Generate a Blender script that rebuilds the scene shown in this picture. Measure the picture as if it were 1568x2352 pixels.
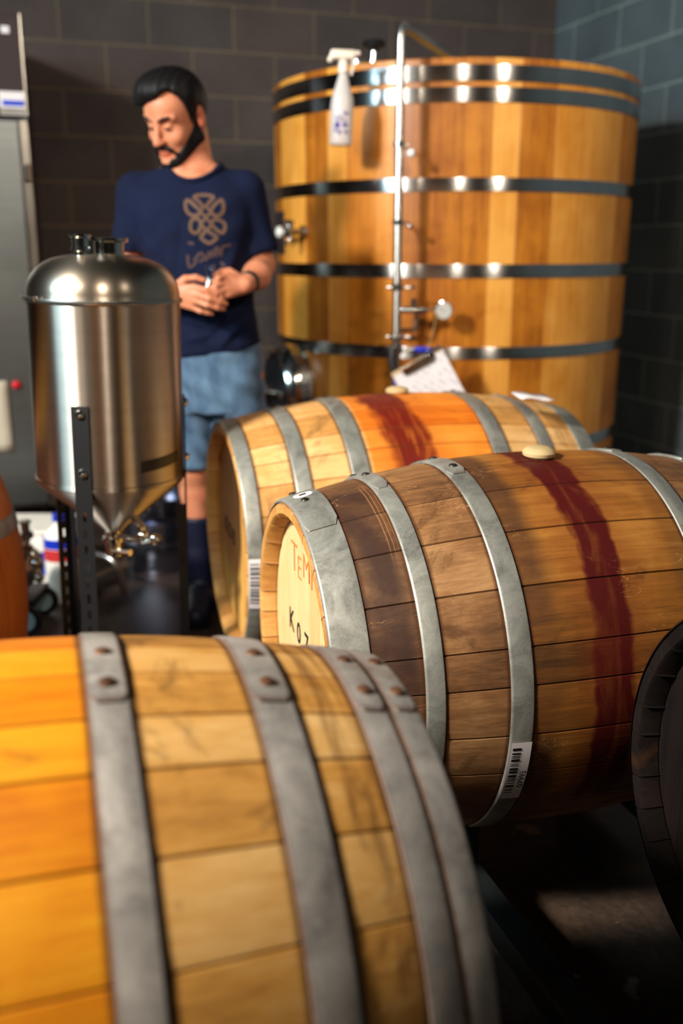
import bpy, math, random
import numpy as np
from mathutils import Vector, Matrix, Euler
from mathutils.bvhtree import BVHTree
for o in list(bpy.data.objects): bpy.data.objects.remove(o)
scn = bpy.context.scene
COL = scn.collection
PI = math.pi
TH = 0.323                      # the camera looks this far to the right of the room's depth axis
def R2(u, v, z=0.0):            # a point given across/ahead of the camera -> room coordinates (metres)
    return Vector((u*math.cos(TH)+v*math.sin(TH), -u*math.sin(TH)+v*math.cos(TH), z))

# ------------------------------------------------------------------ camera
cd = bpy.data.cameras.new('camera'); cam = bpy.data.objects.new('camera', cd); COL.objects.link(cam)
cd.sensor_fit = 'VERTICAL'; cd.sensor_height = 36; cd.sensor_width = 24
cd.lens = 2200/2352*36
cam.location = (0, 0, 1.2)
cam.rotation_euler = (PI/2-math.atan(601/2200), 0, -TH)
cd.clip_start = 0.02
cd.dof.use_dof = True; cd.dof.focus_distance = 1.52; cd.dof.aperture_fstop = 2.1
scn.camera = cam
# ------------------------------------------------------------------ light and exposure
scn.view_settings.view_transform = 'Standard'; scn.view_settings.look = 'None'
scn.view_settings.gamma = 1; scn.view_settings.use_curve_mapping = False
scn.view_settings.exposure = 0.0
w = bpy.data.worlds.new('world'); scn.world = w; w.use_nodes = True
w.node_tree.nodes['Background'].inputs[0].default_value = (0.10, 0.16, 0.5, 1)
w.node_tree.nodes['Background'].inputs[1].default_value = 0.02
def area(name, loc, target, sx, sy, power, color, spread=None):
    l = bpy.data.lights.new(name, 'AREA'); l.shape = 'RECTANGLE'; l.size = sx; l.size_y = sy
    l.energy = power; l.color = color
    if spread: l.spread = spread
    o = bpy.data.objects.new(name, l); COL.objects.link(o); o.location = loc
    o.rotation_euler = (Vector(target)-Vector(loc)).to_track_quat('-Z', 'Y').to_euler()
    return o
area('window_light', (-2.95, 1.3, 2.6), (2.8, 3.6, 2.5), 1.5, 1.1, 60, (0.55, 0.86, 1.0), 1.9)
area('ceiling_lamp_light', (-2.55, 0.8, 2.95), (0.5, 1.9, 0.5), 0.4, 0.4, 124, (1.0, 0.90, 0.78), 2.1)
area('ceiling_lamp_light', (-2.2, -0.3, 3.3), (0.7, 2.4, 0.9), 0.25, 0.25, 16, (1.0, 0.84, 0.66))
area('ceiling_lamp_light', (-0.2, -1.7, 3.2), (0.9, 3.6, 1.6), 0.16, 0.16, 7, (1.0, 0.86, 0.70), 1.0)
area('ceiling_lamp_light', (2.0, -0.9, 3.2), (1.7, 3.6, 1.5), 0.16, 0.16, 6, (1.0, 0.86, 0.70), 1.0)

# ------------------------------------------------------------------ shader helper
def lin(r, g, b, a=1.0):
    f = lambda c: c/255/12.92 if c/255 <= .04045 else ((c/255+.055)/1.055)**2.4
    return (f(r), f(g), f(b), a)
class G:
    def __init__(s, name):
        s.m = bpy.data.materials.new(name); s.m.use_nodes = True; s.t = s.m.node_tree
        s.b = s.t.nodes['Principled BSDF']
    def n(s, kind): return s.t.nodes.new(kind)
    def put(s, inp, v):
        if v is None: return
        if isinstance(v, bpy.types.NodeSocket): s.t.links.new(v, inp)
        else:
            if inp.type == 'RGBA' and len(v) == 3: v = (*v, 1)
            inp.default_value = v
    def f(s, op, a, b=None, c=None):
        n = s.n('ShaderNodeMath'); n.operation = op
        for i, v in enumerate((a, b, c)):
            if v is not None: s.put(n.inputs[i], v)
        return n.outputs[0]
    def obj(s): return s.n('ShaderNodeTexCoord').outputs['Object']
    def xyz(s, v):
        n = s.n('ShaderNodeSeparateXYZ'); s.put(n.inputs[0], v); return n.outputs
    def vec(s, x, y, z):
        n = s.n('ShaderNodeCombineXYZ'); s.put(n.inputs[0], x); s.put(n.inputs[1], y); s.put(n.inputs[2], z); return n.outputs[0]
    def scale(s, v, k, off=(0, 0, 0)):
        n = s.n('ShaderNodeMapping'); s.put(n.inputs[0], v); n.inputs['Scale'].default_value = k; n.inputs['Location'].default_value = off; return n.outputs[0]
    def noise(s, v, sc, det=3, rough=.55, dist=0.0):
        n = s.n('ShaderNodeTexNoise'); s.put(n.inputs['Vector'], v); n.inputs['Scale'].default_value = sc
        n.inputs['Detail'].default_value = det; n.inputs['Roughness'].default_value = rough; n.inputs['Distortion'].default_value = dist
        return n.outputs[0]
    def attr(s, name):
        n = s.n('ShaderNodeAttribute'); n.attribute_name = name; return n.outputs['Fac']
    def step(s, x, lo, hi):          # smoothstep lo->hi
        n = s.n('ShaderNodeMapRange'); n.interpolation_type = 'SMOOTHSTEP'
        s.put(n.inputs[0], x); s.put(n.inputs[1], lo); s.put(n.inputs[2], hi); return n.outputs[0]
    def ramp(s, x, *stops):
        n = s.n('ShaderNodeValToRGB'); s.put(n.inputs[0], x); e = n.color_ramp.elements
        while len(e) < len(stops): e.new(.5)
        for el, (p, c) in zip(e, stops): el.position = p; el.color = (*c[:3], 1)
        return n.outputs[0]
    def mix(s, fac, a, b, mode='MIX'):
        n = s.n('ShaderNodeMix'); n.data_type = 'RGBA'; n.blend_type = mode
        s.put(n.inputs[0], fac); s.put(n.inputs[6], a); s.put(n.inputs[7], b); return n.outputs[2]
    def bump(s, h, strength=.3, dist=.002):
        n = s.n('ShaderNodeBump'); n.inputs['Strength'].default_value = strength; n.inputs['Distance'].default_value = dist
        s.put(n.inputs['Height'], h); s.t.links.new(n.outputs[0], s.b.inputs['Normal'])
    def set(s, **k):
        names = dict(col='Base Color', rough='Roughness', metal='Metallic', spec='Specular IOR Level', trans='Transmission Weight',
                     ior='IOR', aniso='Anisotropic', arot='Anisotropic Rotation', coat='Coat Weight', crough='Coat Roughness', sss='Subsurface Weight', sheen='Sheen Weight', alpha='Alpha')
        for a, v in k.items(): s.put(s.b.inputs[names[a]], v)
        return s
def plain(name, rgb, rough=.5, metal=0.0, var=.12, sc=25, bump=0, **k):
    g = G(name); o = g.obj(); n = g.noise(o, sc, 4)
    c = lin(*rgb)
    g.set(col=g.ramp(n, (.3, tuple(x*(1-var) for x in c[:3])), (.7, tuple(min(1, x*(1+var)) for x in c[:3]))), rough=rough, metal=metal, **k)
    if bump: g.bump(g.noise(o, sc*6, 3), bump, .001)
    return g.m

def wood(name, cols, zone=None, hb=.15, stripe=None, grime=0, axis=0, flecks=0, seamc=(40, 20, 8), gscale=1.0, rough=.55, hoopdark=None, marks=None, edges=(), drips=0, stw=.30, spec=.35, inner=None):
    """oak: grain along the local axis, a tone per stave (attribute st), dark joints (attribute seam)"""
    g = G(name); o = g.obj(); X = g.xyz(o)
    x = X[axis]
    sc = [62*gscale]*3; sc[axis] = 3*gscale; sf = [230*gscale]*3; sf[axis] = 9*gscale
    grain = g.noise(g.scale(o, sc), 1, 5, .6, .6); fine = g.noise(g.scale(o, sf), 1, 3, .6)
    blotch = g.noise(o, 5.5, 5, .6, .5); st = g.attr('st')
    tone = g.f('ADD', g.f('MULTIPLY', grain, .42), g.f('ADD', g.f('MULTIPLY', st, stw), g.f('ADD', g.f('MULTIPLY', blotch, .5), g.f('MULTIPLY', fine, .22))))
    tone = g.f('SUBTRACT', tone, .22+(stw-.3)*.5)
    L = [lin(*c) for c in cols]
    col = g.ramp(tone, (.24, L[0]), (.5, L[1]), (.76, L[2]))
    ang = g.f('ARCTAN2', g.f('MULTIPLY', X[1], -1.0), X[2])          # 0 on top, + towards the camera side
    ax = g.f('ABSOLUTE', x)
    wob = g.f('MULTIPLY', g.f('SUBTRACT', g.noise(o, 9, 3), .5), .05)
    if zone:
        Z = [lin(*c) for c in zone]
        m = g.f('SUBTRACT', 1.0, g.step(g.f('ADD', ax, g.f('MULTIPLY', wob, .15)), hb-.004, hb+.004))
        col = g.mix(m, col, g.ramp(tone, (.24, Z[0]), (.5, Z[1]), (.76, Z[2])))
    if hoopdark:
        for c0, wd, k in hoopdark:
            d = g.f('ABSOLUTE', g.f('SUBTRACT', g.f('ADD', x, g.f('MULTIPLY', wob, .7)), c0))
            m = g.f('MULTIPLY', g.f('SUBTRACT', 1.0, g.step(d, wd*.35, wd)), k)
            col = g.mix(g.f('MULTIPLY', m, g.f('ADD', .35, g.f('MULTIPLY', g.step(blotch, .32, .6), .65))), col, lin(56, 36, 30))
    if grime:
        m = g.f('MULTIPLY', g.step(g.noise(g.scale(o, (1, 1, 1), (3, 7, 1)), 7, 6, .7, 1.2), .54, .70), grime)
        col = g.mix(m, col, lin(70, 42, 22))
    if stripe:
        c0, wd, slant, sc_, amt, a0, a1 = stripe
        cen = g.f('ADD', c0, g.f('MULTIPLY', ang, slant))
        d = g.f('ABSOLUTE', g.f('SUBTRACT', g.f('ADD', x, g.f('MULTIPLY', wob, 1.0)), cen))
        wv = g.f('MULTIPLY', wd, g.f('ADD', .65, g.f('MULTIPLY', g.noise(g.scale(o, (2, 9, 9)), 2.2, 4), .7)))
        m = g.f('SUBTRACT', 1.0, g.step(d, g.f('MULTIPLY', wv, .7), g.f('MULTIPLY', wv, 1.15)))
        fade = g.f('MULTIPLY', g.step(ang, a0, a0+.12), g.f('SUBTRACT', 1.0, g.step(ang, a1-.4, a1)))
        m = g.f('MULTIPLY', g.f('MULTIPLY', m, fade), g.f('MULTIPLY', amt, g.f('ADD', .45, g.f('MULTIPLY', g.step(g.noise(g.scale(o, (16, 3, 3)), 1.6, 4, .6, .6), .36, .56), .55))))
        col = g.mix(m, col, lin(*sc_))
        halo = g.f('MULTIPLY', g.f('MULTIPLY', g.f('SUBTRACT', 1.0, g.step(d, wd*.8, wd*2.6)), fade), .45)
        col = g.mix(g.f('MULTIPLY', halo, .7), col, lin(sc_[0]*1.5, sc_[1]*2.6, sc_[2]*1.3))
        col = g.mix(m, col, lin(*sc_))
    if drips:
        m = g.f('MULTIPLY', g.f('MULTIPLY', g.step(g.noise(g.scale(o, (26, 3.2, 3.2), (1, 4, 2)), 1.2, 5, .65, .5), .50, .68), g.step(ax, .30, .36)), drips)
        col = g.mix(m, col, lin(104, 58, 22))
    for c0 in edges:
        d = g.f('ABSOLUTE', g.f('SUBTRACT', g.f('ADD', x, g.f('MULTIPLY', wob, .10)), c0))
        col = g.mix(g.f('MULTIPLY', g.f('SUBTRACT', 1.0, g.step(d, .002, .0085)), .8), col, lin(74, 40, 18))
    if flecks:
        r = g.f('ABSOLUTE', g.f('SUBTRACT', g.noise(g.scale(o, (5, 11, 11)), 1.7, 4, .6, 1.5), .5))
        m = g.f('MULTIPLY', g.f('SUBTRACT', 1.0, g.step(r, .001, .006)), g.f('MULTIPLY', g.step(g.noise(o, 8, 2), .55, .68), flecks))
        col = g.mix(m, col, lin(205, 150, 100))
    if marks:
        for c0, wd in marks:
            d = g.f('ABSOLUTE', g.f('SUBTRACT', g.f('ADD', x, g.f('MULTIPLY', wob, .12)), c0))
            m = g.f('MULTIPLY', g.f('SUBTRACT', 1.0, g.step(d, wd*.5, wd)), g.f('MULTIPLY', g.step(ang, .02, .12), g.f('SUBTRACT', 1.0, g.step(ang, .5, .8))))
            col = g.mix(g.f('MULTIPLY', m, .4), col, lin(205, 140, 85))
    if inner:
        r = g.f('SQRT', g.f('ADD', g.f('MULTIPLY', X[1], X[1]), g.f('MULTIPLY', X[2], X[2])))
        m = g.f('MULTIPLY', g.f('SUBTRACT', 1.0, g.step(r, inner-.004, inner)), g.step(ax, .42, .43))
        col = g.mix(m, col, g.ramp(tone, (.24, lin(150, 96, 42)), (.5, lin(196, 140, 72)), (.76, lin(222, 174, 106))))
    col = g.mix(g.f('MULTIPLY', g.attr('seam'), .85), col, lin(*seamc))
    g.set(col=col, rough=rough, spec=spec)
    g.bump(g.f('ADD', fine, g.f('MULTIPLY', grain, .6)), .22, .0012)
    return g.m
def galv(name, rgb=(150, 148, 140), rust=0.0, rough=.42, metal=.75):
    g = G(name); o = g.obj(); c = lin(*rgb)
    n = g.noise(o, 14, 6, .65, .8); n2 = g.noise(o, 260, 2)
    t = g.f('ADD', g.f('MULTIPLY', n, .8), g.f('MULTIPLY', n2, .2))
    col = g.ramp(t, (.32, tuple(x*.55 for x in c[:3])), (.5, c), (.68, tuple(min(1, x*1.35) for x in c[:3])))
    col = g.mix(g.f('MULTIPLY', g.attr('edge'), rust), col, lin(92, 48, 22))
    m = g.f('MULTIPLY', g.step(g.noise(g.scale(o, (1, 1, 1), (5, 2, 9)), 9, 6, .7), .60, .72), .35*rust+.06)
    col = g.mix(m, col, lin(110, 72, 40))
    g.set(col=col, rough=g.ramp(n, (.3, (rough-.08,)*3), (.7, (rough+.15,)*3)), metal=metal)
    g.bump(n2, .12, .0006)
    return g.m
def steel(name, rgb=(200, 196, 188), rough=.22, aniso=0.0, arot=.25, axis='Z', scratch=.0):
    g = G(name); o = g.obj(); c = lin(*rgb)
    n = g.noise(g.scale(o, (2, 2, 60)), 1, 4); n2 = g.noise(o, 6, 4)
    g.set(col=g.ramp(g.f('ADD', g.f('MULTIPLY', n, .5), g.f('MULTIPLY', n2, .5)), (.3, tuple(x*.8 for x in c[:3])), (.7, c)), metal=1.0, rough=rough)
    if aniso:
        g.set(aniso=aniso, arot=arot)
        t = g.n('ShaderNodeTangent'); t.direction_type = 'RADIAL'; t.axis = axis
        g.t.links.new(t.outputs[0], g.b.inputs['Tangent'])
    if scratch: g.bump(n, scratch, .0006)
    return g.m

# ------------------------------------------------------------------ mesh helpers
def mk(name, V, F, mat, parent=None, smooth=True, attrs=None, sharp=None):
    me = bpy.data.meshes.new(name); me.from_pydata([tuple(map(float, v)) for v in V], [], [tuple(map(int, f)) for f in F])
    if smooth: me.polygons.foreach_set('use_smooth', [True]*len(me.polygons))
    me.materials.append(mat)
    for k, (dom, data) in (attrs or {}).items():
        a = me.attributes.new(k, 'FLOAT', dom); a.data.foreach_set('value', np.asarray(data, dtype=np.float32))
    me.update()
    if smooth and sharp is not None: me.set_sharp_from_angle(angle=sharp)
    o = bpy.data.objects.new(name, me); COL.objects.link(o)
    if parent: o.parent = parent
    return o
def thing(name, label, cat, loc=(0, 0, 0), rot=(0, 0, 0), group=None):
    o = bpy.data.objects.new(name, None); COL.objects.link(o); o.location = loc; o.rotation_euler = rot
    o.empty_display_size = .1
    return tag(o, label, cat, group)
def tag(o, label=None, cat=None, group=None, kind=None):
    for k, v in (('label', label), ('category', cat), ('group', group), ('kind', kind)):
        if v: o[k] = v
    return o
class MB:
    """collects shapes into one mesh"""
    def __init__(s): s.V = []; s.F = []
    def add(s, V, F):
        b = len(s.V); s.V += [Vector(v) for v in V]; s.F += [tuple(i+b for i in f) for f in F]; return s
    def xf(s, M, start=0):
        for i in range(start, len(s.V)): s.V[i] = M @ s.V[i]
        return s
    def box(s, lo, hi, bev=0.0):
        x0, y0, z0 = lo; x1, y1, z1 = hi; b = bev
        if b <= 0:
            V = [(x, y, z) for z in (z0, z1) for y in (y0, y1) for x in (x0, x1)]
            return s.add(V, [(0, 2, 3, 1), (4, 5, 7, 6), (0, 1, 5, 4), (2, 6, 7, 3), (0, 4, 6, 2), (1, 3, 7, 5)])
        import bmesh
        bm = bmesh.new(); bmesh.ops.create_cube(bm, size=1)
        for v in bm.verts: v.co = Vector(((x0+x1)/2+v.co.x*(x1-x0), (y0+y1)/2+v.co.y*(y1-y0), (z0+z1)/2+v.co.z*(z1-z0)))
        bmesh.ops.bevel(bm, geom=bm.edges[:], offset=b, segments=3, profile=.5, affect='EDGES')
        bm.verts.index_update(); s.add([v.co.copy() for v in bm.verts], [[v.index for v in f.verts] for f in bm.faces]); bm.free(); return s
    def lathe(s, prof, n=48, axis='Z', c=(0, 0, 0), a0=0, a1=2*PI, close=None):
        full = abs(a1-a0-2*PI) < 1e-6; m = n if full else n+1; V = []; F = []
        for i in range(m):
            a = a0+(a1-a0)*i/n; ca, sa = math.cos(a), math.sin(a)
            for r, h in prof:
                p = (r*ca, r*sa, h) if axis == 'Z' else ((h, -r*sa, r*ca) if axis == 'X' else (r*ca, h, r*sa))
                V.append((p[0]+c[0], p[1]+c[1], p[2]+c[2]))
        k = len(prof)
        for i in range(n):
            j = (i+1) % m
            for q in range(k-1): F.append((i*k+q, j*k+q, j*k+q+1, i*k+q+1))
        return s.add(V, F)
    def tube(s, pts, r, n=12, cap=True):
        P = [Vector(p) for p in pts]; rs = r if isinstance(r, (list, tuple)) else [r]*len(P); V = []; F = []
        T = [(P[min(i+1, len(P)-1)]-P[max(i-1, 0)]).normalized() for i in range(len(P))]
        up = Vector((0, 0, 1)) if abs(T[0].z) < .9 else Vector((1, 0, 0)); N = T[0].cross(up).normalized()
        for i, p in enumerate(P):
            if i: N = (N-T[i]*N.dot(T[i])).normalized()
            B = T[i].cross(N)
            for k in range(n):
                a = 2*PI*k/n; V.append(p+(N*math.cos(a)+B*math.sin(a))*rs[i])
        for i in range(len(P)-1):
            for k in range(n): F.append((i*n+k, i*n+(k+1) % n, (i+1)*n+(k+1) % n, (i+1)*n+k))
        if cap: F.append(tuple(range(n-1, -1, -1))); F.append(tuple((len(P)-1)*n+k for k in range(n)))
        return s.add(V, F)
    def ball(s, c, r, n=16):
        rr = r if isinstance(r, (tuple, list)) else (r, r, r)
        st = len(s.V); s.lathe([(math.sin(PI*i/(n//2))+1e-5, -math.cos(PI*i/(n//2))) for i in range(n//2+1)], n)
        for i in range(st, len(s.V)): s.V[i] = Vector((s.V[i].x*rr[0]+c[0], s.V[i].y*rr[1]+c[1], s.V[i].z*rr[2]+c[2]))
        return s
    def build(s, name, mat, parent=None, smooth=True, sharp=.6): return mk(name, s.V, s.F, mat, parent, smooth, None, sharp)
def bend(pts, r=.05, n=8):
    """rounds the corners of a polyline"""
    P = [Vector(p) for p in pts]; out = [P[0]]
    for i in range(1, len(P)-1):
        a = (P[i-1]-P[i]); b = (P[i+1]-P[i]); rr = min(r, a.length*.49, b.length*.49)
        A = P[i]+a.normalized()*rr; B = P[i]+b.normalized()*rr
        for k in range(n+1):
            t = k/n; out.append(A*(1-t)**2+P[i]*2*t*(1-t)+B*t*t)
    out.append(P[-1]); return out
def text(name, body, size, mat, parent, M, extrude=.0004, shear=0.0, bold=0.0):
    c = bpy.data.curves.new(name, 'FONT'); c.body = body; c.size = size; c.extrude = extrude; c.shear = shear; c.offset = bold
    c.align_x = 'CENTER'; c.align_y = 'CENTER'; c.resolution_u = 3
    t = bpy.data.objects.new('tmp_text', c); COL.objects.link(t)
    me = bpy.data.meshes.new_from_object(t.evaluated_get(bpy.context.evaluated_depsgraph_get()))
    bpy.data.objects.remove(t); me.transform(M); me.materials.clear(); me.materials.append(mat)
    o = bpy.data.objects.new(name, me); COL.objects.link(o)
    if parent: o.parent = parent
    return o

# ------------------------------------------------------------------ the room
def block_mat(name, c1, c2, cm, z0, ax):
    g = G(name); o = g.obj(); X = g.xyz(o)
    v = g.vec(g.f('ADD', X[ax], .107), g.f('SUBTRACT', X[2], z0), 0.0)
    b = g.n('ShaderNodeTexBrick'); g.put(b.inputs['Vector'], v)
    b.offset = .5; b.inputs['Scale'].default_value = 1.0; b.inputs['Brick Width'].default_value = .406; b.inputs['Row Height'].default_value = .203
    b.inputs['Mortar Size'].default_value = .0055; b.inputs['Mortar Smooth'].default_value = .35; b.inputs['Bias'].default_value = 0
    b.inputs['Color1'].default_value = lin(*c1); b.inputs['Color2'].default_value = lin(*c2); b.inputs['Mortar'].default_value = lin(*cm)
    n = g.noise(o, 90, 5, .7); n2 = g.noise(o, 3, 4)
    col = g.mix(.55, b.outputs[0], g.ramp(n, (.3, (.45,)*3), (.7, (1, 1, 1))), 'MULTIPLY')
    col = g.mix(.6, col, g.ramp(n2, (.3, (.55,)*3), (.7, (1.15,)*3)), 'MULTIPLY')
    g.set(col=col, rough=.8, spec=.25)
    g.bump(g.f('ADD', g.f('MULTIPLY', b.outputs['Fac'], -.6), g.f('MULTIPLY', n, .5)), .5, .004)
    return g.m
X0, X1, Y0, Y1, ZC = -3.1, 2.865, -3.4, 4.957, 3.75
m_wb = block_mat('painted_block', (88, 76, 72), (80, 72, 70), (116, 102, 82), 2.327-.203*20, 0)
m_wr = block_mat('grey_block', (96, 106, 110), (86, 96, 102), (138, 150, 150), 2.327-.203*20, 1)
def struct(name, lo, hi, mat):
    return tag(MB().box(lo, hi).build(name, mat, None, False), kind='structure')
struct('wall_back', (X0-.15, Y1, 0), (X1+.15, Y1+.15, ZC), m_wb)
struct('wall_right', (X1, Y0, 0), (X1+.15, Y1, ZC), m_wr)
struct('wall_front', (X0-.15, Y0-.15, 0), (X1+.15, Y0, ZC), plain('dark_block', (40, 38, 42), .8))
WL = (.5, 2.1, 1.7, 3.2)        # the high window in the left wall: y0, y1, z0, z1
mb = MB()
mb.box((X0-.15, Y0, 0), (X0, WL[0], ZC)); mb.box((X0-.15, WL[1], 0), (X0, Y1, ZC))
mb.box((X0-.15, WL[0], 0), (X0, WL[1], WL[2])); mb.box((X0-.15, WL[0], WL[3]), (X0, WL[1], ZC))
tag(mb.build('wall_left', m_wb, None, False), kind='structure')
mb = MB()
for a, b in (((X0-.1, WL[0], WL[2]), (X0-.04, WL[0]+.05, WL[3])), ((X0-.1, WL[1]-.05, WL[2]), (X0-.04, WL[1], WL[3])), ((X0-.1, WL[0], WL[2]), (X0-.04, WL[1], WL[2]+.05)),
             ((X0-.1, WL[0], WL[3]-.05), (X0-.04, WL[1], WL[3])), ((X0-.1, 1.28, WL[2]), (X0-.04, 1.32, WL[3]))): mb.box(a, b)
tag(mb.build('window_1', plain('window_frame_grey', (90, 92, 95), .4, .5), None, False), kind='structure')
g = G('concrete_floor'); o = g.obj()
n = g.noise(o, 2.2, 6, .62, .6); n2 = g.noise(o, 60, 4, .7)
c = g.ramp(g.f('ADD', g.f('MULTIPLY', n, .75), g.f('MULTIPLY', n2, .25)), (.35, lin(46, 37, 35)), (.52, lin(74, 60, 52)), (.68, lin(112, 92, 74)))
sp = g.step(g.noise(g.scale(o, (1, 1, 1), (2, 5, 0)), 42, 1), .76, .80); c = g.mix(sp, c, lin(170, 150, 130))
c = g.mix(g.step(g.noise(g.scale(o, (1, 1, 1), (1.3, 5, 0)), 4.5, 5), .66, .70), c, lin(150, 130, 118))
g.set(col=c, rough=g.ramp(n, (.35, (.28,)*3), (.65, (.5,)*3)), spec=.5); g.bump(n2, .15, .002)
struct('floor', (X0-.15, Y0-.15, -.1), (X1+.15, Y1+.15, 0), g.m)
struct('ceiling', (X0-.15, Y0-.15, ZC), (X1+.15, Y1+.15, ZC+.1), plain('ceiling_grey', (38, 38, 42), .8))

# ------------------------------------------------------------------ shared materials
M_RIVET = galv('rusty_rivet', (120, 84, 62), .7, .5, .6)
M_RIVETD = galv('dark_rivet', (62, 58, 54), .2, .4, .8)
M_HOOP = galv('galvanised_hoop', (158, 157, 148), .15, .42, .45)
M_HOOPR = galv('galvanised_hoop_rusty', (184, 177, 169), .8, .48, .35)
M_HOOPD = galv('shaded_hoop', (24, 26, 30), .1, .3, .7)  # near-black: the lower right barrel's shade is put into the hoop colour
M_SILI = plain('silicone', (206, 178, 128), .45, 0, .06)
M_BLACK = plain('black_paint', (14, 15, 20), .45, 0, .1)
M_INK = plain('black_ink', (16, 18, 20), .7, 0, .05)
M_PAPER = plain('white_paper', (236, 226, 226), .75, 0, .03, 8)
M_CHROME = steel('polished_steel', (215, 212, 205), .14)
M_SATIN = steel('satin_steel', (190, 186, 178), .28)

# ------------------------------------------------------------------ barrels
BL = .475
def brad(s, R, rh, L=BL): return R-(R-rh)*(abs(s)/L)**2.05
def barrel_body(name, mat, par, R, rh, L, seed, nst=27):
    rnd = random.Random(seed); w_ = [rnd.uniform(.75, 1.3) for _ in range(nst)]; t = sum(w_); a = rnd.uniform(0, 1)
    cols = []; fst = []
    for wi in w_:
        wd = wi/t*2*PI; e = .006; tone = rnd.random()
        for k, (aa, sm, dr) in enumerate([(a, 1, -.0022), (a+e, 0, 0)]+[(a+wd*q/5, 0, .0006) for q in range(1, 5)]+[(a+wd-e, 0, 0)]):
            cols.append((aa, sm, dr)); fst.append(tone)
        a += wd
    prof = []                      # (s, radius)
    ns = 44
    inn = [(-L+.032, rh-.026), (-L+.030, rh-.030), (-L+.004, rh-.024), (-L, rh-.020), (-L, rh-.004), (-L+.003, rh-.001)]
    prof += inn
    for i in range(1, ns): s = -L+2*L*i/ns; prof.append((s, brad(s, R, rh, L)))
    prof += [(-s, r) for s, r in reversed(inn)]
    V = []; F = []; sm = []; st = []
    k = len(prof)
    for aa, q, dr in cols:
        for s, r in prof: V.append((s, -(r+dr)*math.sin(aa), (r+dr)*math.cos(aa))); sm.append(q)
    m = len(cols)
    for i in range(m):
        j = (i+1) % m
        for q in range(k-1): F.append((i*k+q, j*k+q, j*k+q+1, i*k+q+1)); st.append(fst[i])
    return mk(name, V, F, mat, par, True, {'seam': ('POINT', sm), 'st': ('FACE', st)}, .7)
def band(par, mat, R, rh, L, s0, s1, lap=None, thick=.0022, rivets=(), rmat=None, rr=.0085, name='hoop', off=.0012):
    V = []; F = []; ed = []; n = 120
    ss = [s0, s0+.0012, s0+.004, (s0+s1)/2, s1-.004, s1-.0012, s1]; e = [1, .8, 0, 0, 0, .8, 1]
    def ring(a, lift, lo=0.0, hi=0.0):
        b = len(V)
        sq = [s0+lo+(q-s0)*(s1-s0-lo-hi)/(s1-s0) for q in ss]
        for q, ee, dl in zip(sq, e, [-.0006, thick*.8, thick, thick*1.1, thick, thick*.8, -.0006]):
            r = brad(q, R, rh, L)+off+dl+lift; V.append((q, -r*math.sin(a), r*math.cos(a))); ed.append(ee)
        return b
    rs = [ring(2*PI*i/n, 0) for i in range(n)]
    for i in range(n):
        a, b = rs[i], rs[(i+1) % n]
        for q in range(6): F.append((a+q, b+q, b+q+1, a+q+1))
    if lap:
        a0, a1 = map(math.radians, lap); m = 14; pts = []
        for i in range(m+1):
            t = i/m; a = a0+(a1-a0)*t
            d = min(t, 1-t)*(a1-a0)*R; c = max(0, .008-d); ins = .008-math.sqrt(max(0, .008**2-c*c)) if c > 0 else 0
            pts.append(ring(a, thick*1.05, ins*.9+.0004, ins*.9+.0004))
        for i in range(m):
            a, b = pts[i], pts[i+1]
            for q in range(6): F.append((a+q, b+q, b+q+1, a+q+1))
        for a, lift in ((a0, 0), (a1, 0)):     # the end faces of the lap
            b0 = pts[0] if a == a0 else pts[-1]; b1 = ring(a, -.0005, .008, .008)
            for q in range(7): ed[b0+q] = max(ed[b0+q], .8); ed[b1+q] = 1
            for q in range(6): F.append((b0+q, b0+q+1, b1+q+1, b1+q) if a == a0 else (b0+q, b1+q, b1+q+1, b0+q+1))
    h = mk(name, V, F, mat, par, True, {'edge': ('POINT', ed)}, .9)
    for (fs, ad) in rivets:
        s = s0+(s1-s0)*fs; a = math.radians(ad); r = brad(s, R, rh, L)+off+thick*2
        mb = MB().lathe([(1e-5, .0042), (rr*.5, .0038), (rr*.85, .0022), (rr, -.0005)], 14)
        nrm = Vector((0, -math.sin(a), math.cos(a)))
        M = Matrix.Translation(Vector((s, 0, 0))+nrm*r) @ Vector((0, 0, 1)).rotation_difference(nrm).to_matrix().to_4x4()
        mb.xf(M); o = mb.build('rivet', rmat or M_RIVET, h)
    return h
def head(par, mat, rh, L, side, seed):
    """planked round head, recessed in the chime; lies in the local YZ plane"""
    rnd = random.Random(seed); r = rh-.0255; x = side*(L-.032); V = []; F = []; st = []; sm = []
    edges = [-r]
    while edges[-1] < r-.04: edges.append(edges[-1]+rnd.uniform(.06, .095))
    edges[-1] = r
    def half(y): return math.sqrt(max(r*r-y*y, 1e-6))
    for a, b in zip(edges[:-1], edges[1:]):
        t = rnd.random(); ys = [a, a+.0012]+[a+(b-a)*q/5 for q in range(1, 5)]+[b-.0012, b]
        base = len(V)
        for i, y in enumerate(ys):
            k = 1 if i in (0, len(ys)-1) else 0; y = max(-r*.9999, min(r*.9999, y))
            for q in range(9):
                V.append((x-side*(.0012*k), y, half(y)*(q/4-1))); sm.append(k)
        for i in range(len(ys)-1):
            for q in range(8):
                p = base+i*9+q; F.append((p, p+9, p+10, p+1) if side > 0 else (p, p+1, p+10, p+9)); st.append(t)
    return mk('barrel_head', V, F, mat, par, True, {'seam': ('POINT', sm), 'st': ('FACE', st)}, .5)
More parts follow.
